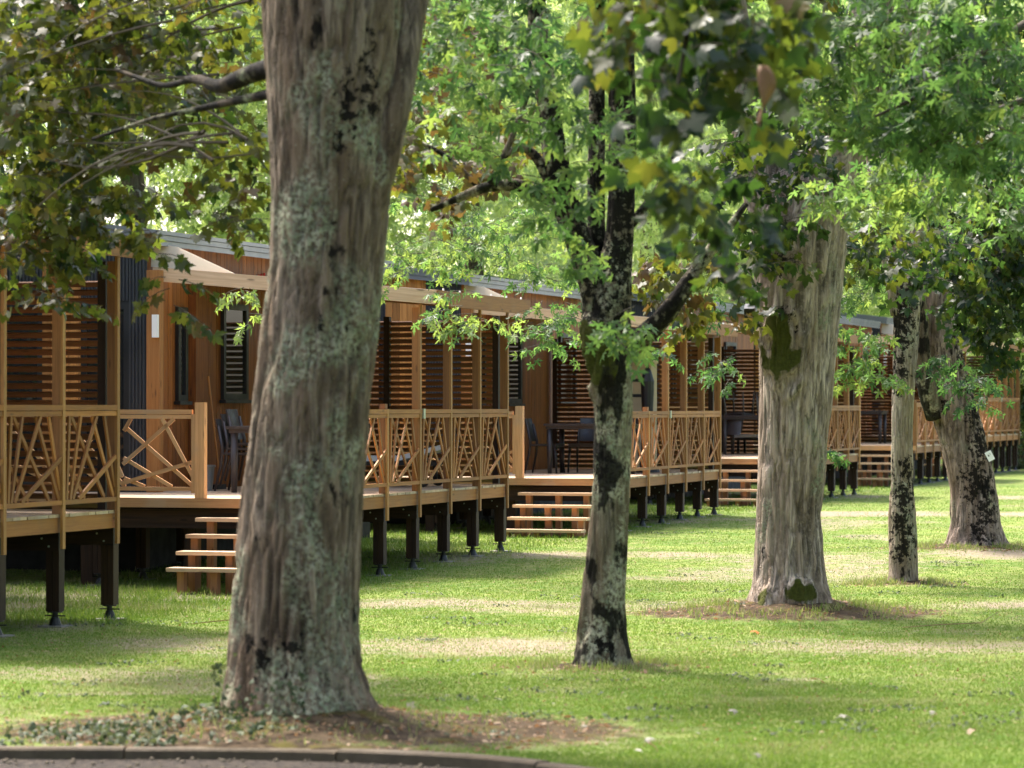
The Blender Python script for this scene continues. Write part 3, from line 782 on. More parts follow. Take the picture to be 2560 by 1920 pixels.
# ------------------------------------------------------------------ cabin
def cabin(Z0, base, label, bands, rz=0., extras=False):
    rx = front(Z0)
    R_ = root('holiday_cabin', (rx, Z0, base), -TH + rz, label, 'cabin', 'holiday cabins in a row behind the terraces')
    zf, ze, ulen, wid = .93, 3.98, 8.4, 4.6
    pitch = .115
    X0 = FX - .02; XL = FX - wid; UE = GU + ulen
    # skirting, a near-black block added to keep the underside dark, and core
    mb = MB()
    mb.box((XL + .1, GU + .12, -.02), (X0 - .12, UE - .1, .9)); mb.build('skirting', 'skirt', R_)
    mb = MB()
    v = [(XL + .05, GU + .06, .9), (X0 - .04, GU + .06, .9), (X0 - .04, GU + .06, ze - .03), (XL + .05, GU + .06, ze + pitch * wid - .06)]
    v2 = [(a, UE - .05, c) for a, b, c in v]
    mb.v = v + v2; mb.f = [(0, 1, 2, 3), (7, 6, 5, 4)] + [(i, i + 4, (i + 1) % 4 + 4, (i + 1) % 4) for i in range(4)]
    mb.uv = [(0, 0)] * 24; mb.t = [.5] * 6; mb.build('wall_core', 'grey', R_)
    # front facade of vertical larch boards
    mb = MB(); u = GU + .01
    while u < UE - .1:
        w = .122
        mb.box((X0 - .035, u, zf), (X0 + random.uniform(-.003, .003), u + w, ze - .02)); u += w + .006
    mb.build('facade_boards', 'clad', R_)
    def window(u0, u1, z0, z1):
        fm = MB(); b = .075
        for lo, hi in (((X0 + .003, u0, z0), (X0 + .05, u1, z0 + b)), ((X0 + .003, u0, z1 - b), (X0 + .05, u1, z1)), ((X0 + .003, u0, z0 + b), (X0 + .05, u0 + b, z1 - b)), ((X0 + .003, u1 - b, z0 + b), (X0 + .05, u1, z1 - b))):
            fm.box(lo, hi)
        fm.box((X0 + .004, u0 - .04, z0 - .045), (X0 + .09, u1 + .04, z0 - .002))
        f = fm.build('window', 'frame', R_)
        gm = MB(); gm.box((X0 + .006, u0 + b + .001, z0 + b + .001), (X0 + .022, u1 - b - .001, z1 - b - .001)); gm.build('pane', 'glass', f)
    window(4.66, 5.5, 2.10, 3.31); window(3.2, 3.5, 2.08, 3.22); window(7.8, 8.8, 2.10, 3.31)
    # pilaster at the corner
    mb = MB(); mb.box((X0 + .004, GU - .02, zf + .07), (X0 + .17, GU + .10, ze - .35)); mb.build('corner_pillar', 'pillar', R_)
    mb = MB(); mb.box((X0 + .004, 3.62, zf + .07), (X0 + .10, 3.98, 3.55), .1); mb.build('wall_return', 'clad', R_)  # dark tint paints in the shade of the return
    if True:
        lm = MB(); lm.box((X0 + .095, GU - .075, 2.83), (X0 + .165, GU - .022, 3.1)); lm.build('wall_lamp', 'white', R_)
    # gable end, from the corner leftwards
    x = X0 - .001
    gy = GU
    def topz(xx): return ze + (X0 - xx) * pitch - .03
    cor = MB(); org = MB()
    for w, kind in bands:
        a, b = x - w, x
        if kind == 'orange':
            xx = a
            while xx < b - .02:
                e = min(b, xx + .118); org.box((xx, gy - .03, zf), (e - .006, gy + .04, topz(e)), None); xx += .118
        else:
            z0 = zf if kind == 'grey' else 3.27
            if kind in ('door', 'glass'):
                fm = MB(); bb = .07; zb, zt = zf + .07, 3.26
                for lo, hi in (((a, gy - .02, zb), (a + bb, gy + .04, zt)), ((b - bb, gy - .02, zb), (b, gy + .04, zt)), ((a + bb, gy - .02, zt - .09), (b - bb, gy + .04, zt)), ((a + bb, gy - .02, zb), (b - bb, gy + .04, zb + .12))):
                    fm.box(lo, hi)
                f = fm.build('glass_door', 'frame', R_)
                gm = MB(); gm.box((a + bb + .001, gy + .0, zb + .121), (b - bb - .001, gy + .02, zt - .091)); gm.build('pane', 'glass', f)
                if kind == 'door':
                    hm = MB(); hm.beam((a + .035, gy - .06, 2.0), (a + .16, gy - .06, 2.0), .02, .02); hm.beam((a + .035, gy - .02, 2.0), (a + .035, gy - .06, 2.0), .025, .025); hm.build('handle', 'steel', f)
            xx = a
            while xx < b - .004:
                cor.box((xx, gy - .022, z0), (xx + .022, gy + .01, topz(xx + .022)), .5); cor.box((xx + .022, gy - .004, z0), (min(b, xx + .045), gy + .012, topz(xx + .045)), .5); xx += .045
        x = a
    cor.build('corrugated_wall', 'grey', R_); org.build('gable_boards', 'gablewood', R_)
    # roof
    ov = .16
    def rz_(xx): return ze + (X0 - xx) * pitch
    xa, xb = X0 + ov, XL - .1; ya, yb = GU - .14, UE + .1
    mb = MB(); p = [(xa, ya, rz_(xa) + .012), (xb, ya, rz_(xb) + .012), (xb, yb, rz_(xb) + .012), (xa, yb, rz_(xa) + .012)]; q = [(a, b, c + .10) for a, b, c in p]
    mb.v = p + q; mb.f = [(0, 1, 2, 3), (7, 6, 5, 4)] + [(i, i + 4, (i + 1) % 4 + 4, (i + 1) % 4) for i in range(4)]; mb.uv = [(0, 0)] * 24; mb.t = [.5] * 6
    rf = mb.build('roof', 'roof', R_)
    mb = MB()
    ez = rz_(xa)
    for dz, h, o in ((-.045, .065, .012), (.022, .062, .026), (.086, .05, .04)):
        mb.box((xa + .002, ya - o, ez + dz), (xa + .012 + o, yb, ez + dz + h - .004), .5)
        mb.beam((xa + .014 + o, ya - .005 - o / 2, rz_(xa + .014 + o) + dz + h / 2 + .006), (xb, ya - .005 - o / 2, rz_(xb) + dz + h / 2 + .006), .01 + o, h - .004, (0, 0, 1), .5)
    mb.build('roof_trim', 'trim', rf)
    if extras:
        mb = MB()
        for k in range(4):
            mb.beam((X0 + .012, 5.78 + k * .1, 3.60), (X0 + .012, 5.84 + k * .1, 3.70 + .015 * k), .006, .03, (1, 0, 0))
        mb.build('red_mark', 'red', R_)
    return R_

def loc_pt(Z0, base, X, u, z, rz=0.):
    th = TH - rz
    return Vector((front(Z0) + X * math.cos(th) + u * math.sin(th), Z0 - X * math.sin(th) + u * math.cos(th), base + z))

# ------------------------------------------------------------------ furniture
def chair_parts(r, mat='resin'):
    mb = MB()   # seat: slightly dished slab
    n = 6
    for i in range(n):
        x0, x1 = -.21 + i * .07, -.21 + (i + 1) * .07
        d = .018 * (1 - ((x0 + x1) / 2 / .21) ** 2)
        mb.box((x0, -.21, .44 - d), (x1, .21, .465 - d), .5)
    mb.box((-.22, -.235, .405), (.22, -.205, .468), .5)
    mb.build('seat', mat, r)
    mb = MB()   # curved back: strips on an arc, leaning backwards
    k = 9; prev = None
    for j in range(4):
        z0, z1 = .50 + j * .09, .58 + j * .09
        for i in range(k):
            a0, a1 = (i / k - .5) * 1.5, ((i + 1) / k - .5) * 1.5
            pa = [(.25 * math.sin(a) , .10 + .14 * math.cos(a) + (z - .46) * .22, z) for a, z in ((a0, z0), (a1, z0), (a1, z1 + .012), (a0, z1 + .012))]
            pb = [(x, y + .016, z) for x, y, z in pa]
            b = len(mb.v); mb.v += pa + pb
            for f in ((0, 1, 2, 3), (7, 6, 5, 4), (0, 4, 5, 1), (1, 5, 6, 2), (2, 6, 7, 3), (3, 7, 4, 0)):
                mb.f.append(tuple(b + q for q in f)); mb.uv += [(0, 0)] * 4; mb.t.append(.5)
    mb.build('backrest', mat, r)
    for sx in (-1, 1):
        mb = MB(); mb.tube([(sx * .2, -.2, .44), (sx * .215, -.22, .2), (sx * .225, -.235, 0)], [.022, .019, .014], 8); mb.build('leg', mat, r, True)
        mb = MB(); mb.tube([(sx * .175, .26, .78), (sx * .185, .205, .5), (sx * .2, .22, .3), (sx * .22, .29, 0)], [.015, .022, .02, .014], 8); mb.build('leg', mat, r, True)
def make_chair(loc, rot, label, group, mat='resin'):
    r = root('resin_chair', loc, 0, label, 'chair', group); r.rotation_euler = rot
    chair_parts(r, mat); return r
def make_table(loc, rz, label, L=1.5, W=.9, mat='resind'):
    r = root('resin_table', loc, rz, label, 'table', 'resin tables on the terraces')
    mb = MB(); mb.box((-L / 2, -W / 2, .745), (L / 2, W / 2, .78), .5); mb.box((-L / 2 + .03, -W / 2 + .03, .70), (L / 2 - .03, W / 2 - .03, .744), .5); mb.build('tabletop', mat, r)
    for sx in (-1, 1):
        for sy in (-1, 1):
            x, y = sx * (L / 2 - .08), sy * (W / 2 - .08)
            mb = MB(); mb.tube([(x, y, .70), (x, y, .3), (x, y, 0.0)], [.045, .042, .034], 12); mb.build('leg', mat, r, True)
    return r
def make_lounger(loc, rz, label):
    r = root('sun_lounger', loc, rz, label, 'sun lounger', 'sun loungers on the terraces')
    mb = MB()
    for y in (-.32, .32): mb.box((-.95, y - .025, .27), (.95, y + .025, .32))
    for i in range(14): mb.box((-.93 + i * .14, -.295, .285), (-.85 + i * .14, .295, .31))
    mb.build('frame', 'black', r)
    mb = MB(); mb.box((-.92, -.29, .322), (.35, .29, .385), .5); mb.beam((.35, 0, .35), (.93, 0, .50), .58, .06, (0, 0, 1), .5); mb.build('mattress', 'mattress', r)
    for x in (-.8, .7):
        for y in (-.3, .3):
            mb = MB(); mb.box((x - .025, y - .025, 0 if x < 0 else .06), (x + .025, y + .025, .27)); mb.build('leg', 'black', r)
    for y in (-.35, .35):
        mb = MB(); mb.tube([(.72, y - .02, .075), (.72, y + .02, .075)], [.075, .075], 16); mb.build('wheel', 'black', r)
    return r

# ------------------------------------------------------------------ trees
def near_trees():
    # --- big lichened tree near the road
    Z = 19.75
    R1 = root('maple_tree', (MOUNDS[0][0], Z, G(-1.33, 19.75)), 0, 'big leaning tree with lichen-covered bark and bronze leaves, on the soil bank by the kerb', 'tree', 'trees on the lawn')
    inv = Matrix.Translation(-R1.location)
    rows = [(1590, 478, 806), (1545, 478, 806), (1490, 480, 795), (1400, 489, 776), (1200, 506, 779), (1000, 531, 788), (800, 553, 808), (600, 580, 826), (400, 584, 846), (200, 575, 868), (0, 563, 890), (-200, 560, 880), (-420, 570, 860)]
    loc = lambda pr, r: [(p - r.location, q) for p, q in pr]
    trunk_mesh('trunk', loc(prof_lr(rows, Z), R1), 'bark1', R1, 170, .03, 1.0, .05, (.30, 5, .5, .6), (), [(D(x, y, Z - .4) - R1.location, r, v) for x, y, r, v in ((750, 230, .11, .3), (735, 300, .09, .5), (800, 200, .10, .2), (722, 478, .05, 1), (635, 1395, .09, .7), (650, 1370, .05, 1), (610, 1385, .06, .8), (560, 1420, .08, .4), (690, 700, .05, .4))])
    trunk_mesh('branch', loc(prof_cw([(470, 800, 50, -.12), (330, 828, 80, -.14), (200, 850, 86, -.1), (0, 882, 88, 0), (-200, 930, 84, .1), (-450, 1010, 70, .2)], Z), R1), 'bark1', R1, 48, .05, 2.0, .04)
    trunk_mesh('branch', loc(prof_cw([(140, 640, 46, .1), (150, 560, 42, .4), (178, 500, 36, .6), (190, 470, 30, .8), (165, 420, 18, 1.2), (190, 360, 13, 1.5), (150, 250, 8, 2)], Z), R1), 'bark2d', R1, 20, .05, 3.0, .06)
    trunk_mesh('branch', loc(prof_cw([(200, 600, 26, .2), (215, 520, 20, .5), (230, 450, 14, .8), (255, 330, 10, 1.1), (300, 200, 7, 1.6)], Z), R1), 'bark2d', R1, 12, .05, 3.5, .05)
    # limb arching over the lawn towards the road
    lp = [(Vector((-.85, 20.5, 5.1)), .13), (Vector((-.2, 19.4, 5.6)), .11), (Vector((.45, 18.0, 5.5)), .08), (Vector((.85, 17.0, 4.95)), .05), (Vector((.95, 16.6, 4.4)), .03), (Vector((.9, 16.4, 3.9)), .014), (Vector((.82, 16.3, 3.5)), .006)]
    trunk_mesh('branch', loc(lp, R1), 'twigdark', R1, 16, .06, 4.0, .05)
    f = Foliage()
    # arcing bare twigs in the crown on the left
    rr = np.random.default_rng(5)
    for k in range(24):
        x0, y0 = rr.uniform(430, 640), rr.uniform(-40, 420); Zk = Z + rr.uniform(.3, 4)
        x1, y1 = x0 - rr.uniform(200, 480), y0 + rr.uniform(-120, 190)
        sag = rr.uniform(-90, 60)
        pts = [P(x0 + (x1 - x0) * t_, y0 + (y1 - y0) * t_ + sag * 4 * t_ * (1 - t_), Zk + t_ * .6) for t_ in np.linspace(0, 1, 7)]
        r0 = rr.uniform(.006, .016)
        f.tw.tube(pts, [r0 * (1 - .12 * i) for i in range(7)], 5, caps=False)
    for (x, y, Zk, rx, ry, rz, n) in ((150, 60, 24, 230, 140, 2.2, 190), (440, 40, 24, 200, 120, 2.0, 95), (90, 300, 24.5, 170, 170, 2, 150), (330, 260, 24.5, 200, 140, 2, 84), (120, 500, 25, 150, 110, 1.6, 100), (300, 460, 25, 130, 110, 1.4, 38),
                                     (560, 330, 24, 90, 230, 1.5, 38), (610, 480, 23.5, 60, 120, 1, 16), (100, 660, 25, 90, 70, 1, 20), (210, 590, 25, 80, 70, .8, 20), (40, 590, 25, 60, 60, .8, 14), (150, 740, 25, 60, 50, .5, 6),
                                     (420, 600, 24, 90, 40, .6, 8), (430, 740, 24, 45, 80, .4, 8), (60, -120, 24, 300, 120, 2.5, 110), (480, -140, 24, 240, 120, 2, 80)):
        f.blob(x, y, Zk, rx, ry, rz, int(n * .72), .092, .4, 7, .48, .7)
    f.dome((-1.6, 21.2, 7.6), 4.4, 3.0, 230)
    # bronze sprays right of the trunk, behind
    for (x, y, Zk, rx, ry, rz, n) in ((1010, 330, 25, 100, 190, 1, 30), (1130, 430, 26.5, 160, 100, 1, 30), (1260, 380, 27, 120, 130, 1, 18), (1180, 180, 26, 160, 150, 1, 22), (1030, 60, 25, 120, 110, 1, 20)):
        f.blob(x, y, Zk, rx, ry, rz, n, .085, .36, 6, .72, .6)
    # dark sprays hanging from the arching limb
    for (x, y, Zk, rx, ry, rz, n, ti) in ((1700, 40, 16.6, 170, 110, .9, 44, .3), (1650, 230, 16.5, 90, 140, .6, 15, .25), (1800, 180, 16.5, 130, 120, .7, 17, .35), (1690, 430, 16.4, 100, 130, .5, 11, .3), (1830, 420, 18, 140, 150, .8, 13, .2), (1800, 620, 19, 90, 130, .6, 8, .15), (1900, 30, 17, 120, 120, .8, 28, .4), (1560, 40, 17.5, 80, 90, .5, 12, .6), (1700, -150, 16.8, 240, 110, 1.2, 70, .4)):
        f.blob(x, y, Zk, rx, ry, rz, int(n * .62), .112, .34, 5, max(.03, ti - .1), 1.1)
    for l in (f,): 
        l.p = [np.array(p) - np.array(R1.location) for p in l.p]; l.tw.v = [tuple(Vector(v) - R1.location) for v in l.tw.v]
    f.emit(R1, 'broad', 'bronze')
    # --- slim forked tree
    Z = 24.5
    R2 = root('maple_tree', (.69, Z, G(.69, 24.5)), 0, 'slim dark speckled tree forking into three stems, in front of the second terrace steps', 'tree', 'trees on the lawn')
    rows = [(1470, 1240, 1362), (1432, 1240, 1362), (1390, 1245, 1354), (1300, 1253, 1350), (1100, 1278, 1358), (900, 1285, 1366), (760, 1273, 1367), (690, 1260, 1364), (640, 1262, 1365), (590, 1286, 1366), (540, 1304, 1368), (480, 1312, 1370), (300, 1316, 1376), (100, 1312, 1370), (-200, 1312, 1362)]
    moss = [(D(1288, 760, Z - .12) - R2.location, .17, .4)]
    trunk_mesh('trunk', loc(prof_lr(rows, Z), R2), 'bark2', R2, 90, .035, 5.0, .045, (.3, 4, .4, 1.), moss, [(D(x, y, Z) - R2.location, r, v) for x, y, r, v in ((1330, 450, .8, .5), (1330, 150, 1., .4), (1270, 660, .3, .6), (1290, 1000, .16, .5), (1300, 1390, .18, .7))])
    for rows in ([(760, 1300, 40), (690, 1284, 54), (600, 1277, 60), (540, 1258, 62), (480, 1236, 62), (420, 1212, 58), (250, 1186, 50), (100, 1166, 46), (-200, 1140, 40)],
                 [(640, 1312, 40, .1), (540, 1290, 40, .12), (420, 1287, 38, .15), (250, 1291, 37, .2), (0, 1285, 36, .2), (-200, 1280, 34, .2)],
                 [(755, 1350, 48), (720, 1400, 47, -.1), (680, 1440, 44, -.2), (640, 1470, 40, -.2), (590, 1497, 33, -.2), (545, 1530, 27, -.2), (500, 1570, 18, -.2), (440, 1612, 12, -.2)],
                 [(450, 1228, 40), (418, 1172, 34, .1), (395, 1112, 30, .1), (400, 1050, 25, .1), (430, 988, 17, .1), (454, 930, 10, .1)],
                 [(440, 1212, 32), (370, 1178, 26), (312, 1146, 21), (304, 1122, 17), (340, 1088, 9)],
                 [(398, 1060, 16), (300, 1105, 13), (180, 1150, 10), (60, 1180, 7)],
                 [(400, 1030, 14, .2), (330, 960, 11, .2), (300, 890, 8, .3), (280, 850, 5, .3)],
                 [(500, 1350, 24), (440, 1400, 18), (380, 1440, 13), (300, 1470, 8)]):
        trunk_mesh('branch', loc(prof_cw(rows, Z), R2), 'bark2', R2, 28, .05, 6.0 + rows[0][1] * .01, .045, None, (), [(D(1290, 450, Z) - R2.location, 1.2, .7), (D(1450, 650, Z) - R2.location, .75, .8)])
    f = Foliage()
    for (x, y, Zk, rx, ry, rz, n, ti) in ((1120, 60, 23, 150, 90, .8, 34, .5), (1060, 150, 22.6, 60, 60, .4, 8, .6), (1270, 110, 22.5, 150, 110, .8, 32, .45), (1420, 90, 23, 110, 110, .8, 22, .4), (1180, 240, 23, 110, 60, .6, 12, .55), (1350, 260, 22.8, 120, 110, .6, 16, .5),
                                          (1480, 300, 23, 90, 110, .6, 14, .55), (1150, 370, 23, 60, 60, .4, 5, .6), (1240, 430, 23, 80, 50, .4, 6, .55), (1500, 420, 23, 70, 60, .4, 8, .55), (1400, 540, 23.4, 70, 60, .3, 9, .55), (1440, 640, 23.6, 60, 60, .3, 6, .5), (1480, 800, 23.6, 60, 40, .3, 4, .55),
                                          (1560, 790, 23.4, 80, 40, .3, 7, .55), (1590, 830, 23.2, 60, 40, .3, 4, .6), (1200, -120, 23.5, 300, 110, 1.5, 60, .5), (1450, -120, 24, 250, 110, 1.5, 50, .5)):
        f.blob(x, y, Zk, rx, ry, rz, int(n * .85), .10, .34, 5, ti, .9)
    f.dome((.9, 25.4, 8.0), 4.2, 2.8, 130)
    # sharper sprays further back, low over the terraces
    for (x, y, Zk, rx, ry, rz, n, ti) in ((1150, 790, 33, 90, 34, .4, 12, .8), (1110, 760, 33, 50, 40, .3, 5, .55), (1400, 830, 34, 90, 50, .4, 14, .45), (1360, 800, 34, 50, 30, .3, 5, .7), (625, 735, 34, 26, 26, .2, 4, .85), (628, 790, 34, 26, 22, .2, 4, .85),
                                          (1820, 900, 34, 60, 50, .3, 9, .3), (1640, 870, 34, 60, 26, .3, 5, .3), (1060, 640, 36, 110, 60, .6, 22, .75), (1200, 600, 37, 160, 90, .8, 34, .6), (1380, 650, 37, 120, 80, .8, 22, .6), (1180, 520, 38, 200, 90, 1, 34, .55), (1420, 760, 36, 80, 40, .4, 10, .45), (1740, 770, 36, 60, 80, .4, 14, .25)):
        f.blob(x, y, Zk, rx, ry, rz, n, .085, .4, 7, ti, .9)
    f.p = [np.array(p) - np.array(R2.location) for p in f.p]; f.tw.v = [tuple(Vector(v) - R2.location) for v in f.tw.v]
    f.emit(R2, 'cut', 'green')
    # --- thick pale trunk with the moss
    Z = 30.7
    R3 = root('maple_tree', (2.66, Z, G(2.66, 30.7)), 0, 'thick pale furrowed trunk with a green moss patch and a mossy root mound', 'tree', 'trees on the lawn')
    rows = [(1350, 1622, 1790), (1310, 1624, 1790), (1270, 1626, 1788), (1200, 1630, 1780), (1100, 1634, 1776), (900, 1640, 1795), (700, 1640, 1812), (560, 1627, 1826), (470, 1624, 1838), (430, 1640, 1846), (380, 1690, 1857), (330, 1755, 1874), (250, 1812, 1894), (100, 1850, 1920), (-200, 1900, 1962)]
    moss = [(D(1680, 765, Z - .36) - R3.location, .30, .62), (D(1640, 1300, Z - .35) - R3.location, .18, 1.), (D(1722, 1285, Z - .4) - R3.location, .24, 1.3), (D(1672, 710, Z - .36) - R3.location, .2, .8)]
    trunk_mesh('trunk', loc(prof_lr(rows, Z), R3), 'bark3', R3, 150, .035, 8.0, .05, (.65, 4, .6, 2.2), moss, [(D(x, y, Z - .3) - R3.location, r, v) for x, y, r, v in ((1690, 700, .2, .8), (1650, 1195, .08, 1), (1690, 560, .15, .5))])
    for rows in ([(600, 1700, 110), (540, 1690, 116), (470, 1672, 110), (400, 1652, 100), (300, 1625, 86), (150, 1597, 74), (0, 1577, 68), (-200, 1555, 60)],):
        trunk_mesh('branch', loc(prof_cw(rows, Z), R3), 'bark3', R3, 40, .06, 9.0 + rows[0][1] * .01, .05)
    f = Foliage()
    for (x, y, Zk, rx, ry, rz, n, ti) in ((1900, 330, 29, 130, 130, 1, 40, .35), (1950, 520, 30, 140, 120, 1, 38, .35), (1880, 620, 29.5, 110, 100, .8, 26, .3), (1720, 640, 30, 110, 90, .8, 24, .75), (1660, 720, 30, 80, 60, .6, 12, .8), (1950, 740, 30.5, 50, 80, .4, 8, .25), (1760, 780, 30.5, 70, 70, .4, 12, .8), (2060, 300, 30, 120, 160, 1, 34, .4),
                                          (2200, 600, 32, 160, 90, 1, 40, .5), (2330, 640, 33, 120, 80, 1, 30, .3), (1900, 150, 31, 200, 160, 1.5, 60, .4), (2150, 150, 31, 200, 160, 1.5, 46, .4), (1950, -120, 31, 350, 110, 2, 90, .4)):
        f.blob(x, y, Zk, rx, ry, rz, n, .10, .4, 6, max(.04, ti - .2), 1.0)
    f.dome((3.0, 33.2, 9.2), 4.4, 3.0, 200)
    f.p = [np.array(p) - np.array(R3.location) for p in f.p]; f.tw.v = [tuple(Vector(v) - R3.location) for v in f.tw.v]
    f.emit(R3, 'broad', 'bronze')
    # --- thin blotched tree
    Z = 36.0
    R4 = root('maple_tree', (4.40, Z, G(4.4, 36)), 0, 'thin straight pale trunk with black moss blotches, beside the leaning trunk', 'tree', 'trees on the lawn')
    rows = [(1275, 1919, 1983), (1246, 1919, 1983), (1200, 1922, 1980), (1120, 1918, 1979), (1060, 1924, 1972), (900, 1926, 1972), (700, 1931, 1986), (640, 1926, 1990), (600, 1928, 1992)]
    trunk_mesh('trunk', loc(prof_lr(rows, Z), R4), 'bark4', R4, 64, .04, 11.0, .06, (.25, 4, .25, .4), (), [(D(x, y, Z - .15) - R4.location, r, v) for x, y, r, v in ((1945, 690, .34, .5), (1950, 650, .36, .6), (1940, 735, .26, .6), (1945, 785, .2, 1), (1948, 810, .18, 1), (1940, 850, .12, 1), (1958, 1015, .15, .6), (1955, 1070, .24, .5), (1945, 1130, .2, .5), (1950, 1180, .25, .7), (1945, 1210, .14, 1), (1960, 1150, .13, .6))])
    for rows in ([(680, 1944, 40), (600, 1932, 40), (500, 1908, 34), (300, 1880, 30), (0, 1850, 24)], [(680, 1966, 46), (600, 1976, 44), (450, 1988, 40), (200, 2010, 34), (-150, 2030, 28)]):
        trunk_mesh('branch', loc(prof_cw(rows, Z), R4), 'bark4', R4, 28, .06, 12.0, .05)
    f = Foliage()
    for (x, y, Zk, rx, ry, rz, n, ti) in ((2140, 880, 35, 70, 90, .4, 20, .55), (2200, 930, 35, 60, 50, .3, 9, .75), (2090, 830, 35, 60, 60, .4, 10, .5), (2050, 1120, 35, 50, 30, .2, 5, .4), (2005, 1120, 35, 30, 22, .2, 2, .8), (2120, 700, 36, 140, 90, .8, 40, .55), (2230, 560, 36, 180, 110, 1, 60, .45), (2030, 560, 36, 90, 110, .6, 20, .6), (2380, 930, 36, 60, 60, .4, 12, .2), (2450, 960, 36, 60, 50, .4, 12, .3)):
        f.blob(x, y, Zk, rx, ry, rz, n, .088, .36, 6, ti, .9)
    f.p = [np.array(p) - np.array(R4.location) for p in f.p]; f.tw.v = [tuple(Vector(v) - R4.location) for v in f.tw.v]
    f.emit(R4, 'cut', 'green')
    # --- leaning trunk
    Z = 42.3
    R5 = root('maple_tree', (6.12, Z, G(6.12, 42.3)), 0, 'thick leaning rosy-grey trunk with a white tag, furthest of the lawn trees', 'tree', 'trees on the lawn')
    rows = [(1205, 2045, 2168), (1178, 2045, 2168), (1130, 2052, 2160), (1050, 2053, 2150), (950, 2031, 2128), (870, 2007, 2106), (800, 1993, 2086), (700, 1986, 2069), (600, 1986, 2056), (450, 1976, 2041), (250, 1960, 2021), (0, 1945, 2001)]
    trunk_mesh('trunk', loc(prof_lr(rows, Z), R5), 'bark5', R5, 96, .045, 14.0, .06, (.5, 5, .5, .4), (), [(D(x, y, Z - .2) - R5.location, r, v) for x, y, r, v in ((2090, 770, .28, .6), (2100, 830, .22, .5), (2110, 890, .24, .5), (2020, 860, .16, .8), (2040, 880, .14, 1), (2120, 960, .3, .5), (2110, 1040, .33, .5), (2125, 1100, .3, .5), (2100, 1070, .22, .7), (2110, 1160, .2, .4), (2055, 800, .12, 1))])
    trunk_mesh('branch', loc(prof_cw([(900, 2020, 40, -.1), (840, 2002, 44, -.25), (760, 1988, 42, -.3), (650, 1984, 40, -.3), (500, 1960, 36, -.3), (300, 1935, 30, -.3)], Z), R5), 'bark2', R5, 36, .06, 15.0, .05)
    trunk_mesh('branch', loc(prof_cw([(560, 2040, 30, 0), (480, 2100, 24, -.2), (440, 2170, 18, -.4), (430, 2240, 10, -.5)], Z), R5), 'bark5', R5, 20, .06, 16.0, .05)
    f = Foliage()
    for (x, y, Zk, rx, ry, rz, n, ti) in ((2480, 720, 40, 110, 110, 1, 80, .2), (2520, 850, 40, 60, 60, .6, 22, .3), (2440, 640, 40, 150, 80, 1, 55, .35), (2540, 560, 40, 100, 130, 1, 60, .35), (2400, 800, 41, 50, 60, .5, 10, .3), (2360, 480, 40, 160, 110, 1, 50, .4), (2560, 380, 40, 150, 150, 1, 50, .4), (2300, 260, 39, 190, 170, 1.4, 110, .2), (2480, 120, 39, 170, 170, 1.4, 110, .2), (2130, 330, 39, 120, 150, 1.2, 50, .25), (2250, 40, 39, 200, 120, 1.4, 70, .2)):
        f.blob(x, y, Zk, rx, ry, rz, int(n * 1.1), .105, .4, 6, max(.04, ti - .2), 1.)
    f.p = [np.array(p) - np.array(R5.location) for p in f.p]; f.tw.v = [tuple(Vector(v) - R5.location) for v in f.tw.v]
    f.emit(R5, 'broad', 'bronze')
    tg = MB(); c = D(2138, 985, Z - .3); tg.beam(c + Vector((-.045, 0, -.065)) * 1.0, c + Vector((-.065, 0, .065)), .10, .006, (0, 1, 0)); 
    o = root('tree_tag', c, 0, 'small white tag with a dark mark on the leaning trunk', 'tag')
    m1 = MB(); m1.beam((.03, 0, -.058), (-.03, 0, .058), .088, .006, (0, 1, 0), .5); m1.build('plate', 'white', o)
    m2 = MB()
    m2.beam((-.022, -.0045, .0), (-.008, -.0045, .012), .006, .002, (0, 1, 0)); m2.beam((-.022, -.0045, .014), (-.006, -.0045, -.006), .006, .002, (0, 1, 0)); m2.beam((-.026, -.0045, .02), (-.018, -.0045, -.008), .006, .002, (0, 1, 0)); m2.beam((.004, -.0045, .012), (.004, -.0045, .03), .004, .002, (0, 1, 0)); m2.beam((-.01, -.0045, .034), (-.004, -.0045, .024), .004, .002, (0, 1, 0))
    m2.build('printed_mark', 'ink', o)
    # --- silver maple reaching in from the right
    R6 = root('maple_tree', (6.6, 25.5, G(6.6, 25.5)), 0, 'bright green cut-leaf maple reaching in from the right edge', 'tree', 'trees on the lawn')
    loc6 = lambda pr: [(p - R6.location, q) for p, q in pr]
    trunk_mesh('trunk', loc6([(Vector((6.6, 25.5, -.1)), .26), (Vector((6.6, 25.5, 2)), .22), (Vector((6.55, 25.4, 4)), .19), (Vector((6.6, 25.3, 7)), .15)]), 'bark4', R6, 48, .08, 20., .05, (.4, 5, .4, 0))
    for rows in ([(3400, 130, 84), (3050, 60, 60), (2780, -60, 40), (2560, 60, 22), (2430, 150, 16), (2300, 240, 11), (2190, 290, 6)], [(3400, 330, 70), (3050, 200, 50), (2760, 160, 30), (2560, 250, 16), (2420, 300, 10), (2300, 380, 6)], [(3400, 0, 84), (3050, -120, 60), (2800, -250, 40), (2500, -230, 25), (2200, -120, 16), (2050, 0, 8)]):
        trunk_mesh('branch', loc6([(P(x, y, 25 - i * .35), w / 2 / F * 25) for i, (x, y, w) in enumerate(rows)]), 'twig', R6, 14, .08, 21., .05)
    f = Foliage()
